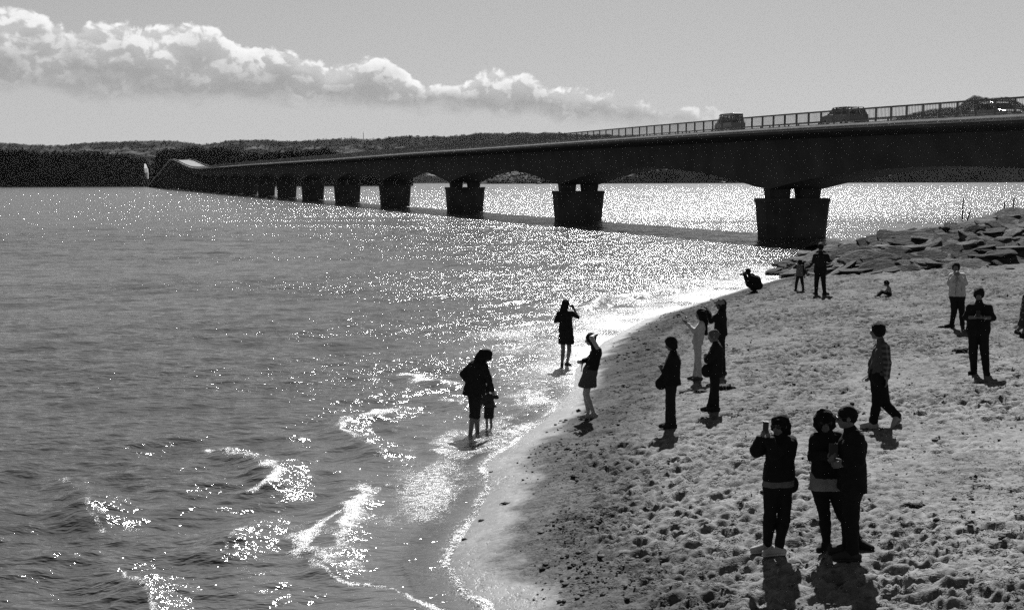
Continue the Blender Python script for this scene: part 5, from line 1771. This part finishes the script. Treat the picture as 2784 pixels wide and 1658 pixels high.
    P.blob('hip_bag', 0.010, [(858, 610, -0.03, .07, .07, .10)], (), k=0.02)
    P.blob('shoe_stripe', 0.16, (), [[(775, 1118, -.05, .012), (845, 1112, -.05, .012)]], wr=0)


# ------------------------------------------------------------------ small things lying on the sand
def build_debris():
    weed = material('dry_weed', 0.025, 0.9, 0.1, 0.5, 20.0)
    rng = np.random.default_rng(91)
    spots = [(1968, 1056, .28, 'dark clump of driftwood and weed behind the crop-haired child', 'driftwood clump'),
             (2612, 955, .26, 'dark low clump of weed left of the stocky man', 'weed clump'),
             (2560, 890, .16, 'small dark clump of weed near the white-jacketed man\'s feet', 'weed clump'),
             (1906, 1066, .20, 'pale and dark scrap of weed lying behind the boys', 'weed clump'),
             (2490, 1375, .15, 'loose dark weed clump on open sand right of the tall man', 'weed clump'),
             (1310, 1415, .07, 'small dark lump on wet sand close to the foreground water edge', 'weed lump'),
             (1264, 1466, .06, 'dark pebble touching the foreground water edge', 'pebble'),
             (1335, 1283, .05, 'tiny dark pebble on wet sand below the wading woman', 'pebble'),
             (1376, 1369, .09, 'dark weed lump among the shingle, mid foreground', 'weed lump'),
             (2745, 733, .25, 'pale scrap lying on the sand below the stones', 'scrap')]
    for px, py, r, lab, cat in spots:
        g = to_ground(px, py)
        n = 26
        V = []; Fc = []
        root = empty(cat.replace(' ', '_'), g); tag(root, lab, cat)
        mb = MB()
        for i in range(n):
            a = rng.uniform(0, 6.28); L = r * rng.uniform(.4, 1.0); b = a + rng.normal(0, 1.0)
            p0 = np.array([math.cos(a) * r * .5 * rng.random(), math.sin(a) * r * .4 * rng.random(), rng.uniform(0, .18) * r])
            p1 = p0 + np.array([math.cos(b) * L * .5, math.sin(b) * L * .4, rng.uniform(-.02, .14) * r]); p2 = p1 + np.array([math.cos(b + .6) * L * .5, math.sin(b + .6) * L * .4, -.25 * r])
            mb.tube([p0, p1, p2], [r * .10, r * .08, r * .03], 5)
        o = mb.build('strands', weed, root); o['kind'] = 'stuff'
        S = Sdf(0.02); S.ell((0, 0, r * .05), (r * .6, r * .45, r * .28)); S.wr = r * .06
        V, Q = S.mesh(max(r / 12, .006)); new_obj('mass', mesh_np('mass', V, Q, True), root, [weed])
    # white plastic bottle by the feet of the man in the white jacket
    g = to_ground(2584, 880); b = empty('bottle', g); b.rotation_euler = (0.1, 0.25, 0); tag(b, 'pale plastic bottle standing in the sand by the white-jacketed man', 'bottle')
    pl = material('pale_plastic', 0.5, 0.25, 0.5)
    MB().tube([(0, 0, -0.02), (0, 0, .16), (0, 0, .20), (0, 0, .235)], [.034, .034, .018, .014], 14).build('bottle_body', pl, b, True)
    MB().tube([(0, 0, .235), (0, 0, .255)], .016, 12).build('cap', cloth(0.3, 'gloss'), b)

# ------------------------------------------------------------------ assemble
build_people()
build_beach()
build_sea()
build_far_land()
build_bridge()
build_bridge_sign(1013, 395, 412)
build_revetment()
make_car(1984, 352, 2.4, 'van', 'small dark boxy van with tall windows, leftmost of the near cars on the bridge', 0.06, 1)
make_car(2294, 335, 2.4, 'wagon', 'dark estate car behind the bridge railing, above the nearest pier', 0.03, 1)
make_car(2712, 316, -2.3, 'hatch', 'hatchback half hidden behind the railing at the right edge of the bridge', 0.08, -1)
build_boats()
build_debris()


# ------------------------------------------------------------------ sea air
def build_haze():
    m = bpy.data.materials.new('sea_air'); m.use_nodes = True; T = NT(m.node_tree)
    v = T.n('ShaderNodeVolumePrincipled', None, Density=HAZE, Anisotropy=0.35)
    v.inputs['Color'].default_value = (0.95, 0.95, 0.95, 1)
    o = T.n('ShaderNodeOutputMaterial'); T.t.links.new(v.outputs[0], o.inputs['Volume'])
    mb = MB().box((0, 4000.0, 263.5), 17000.0, 8600.0, 533.0)
    b = mb.build('haze', m); tag(b, 'thin pale sea haze filling the air over the strait', 'haze', kind='stuff')


HAZE = 2.6e-6
build_haze()
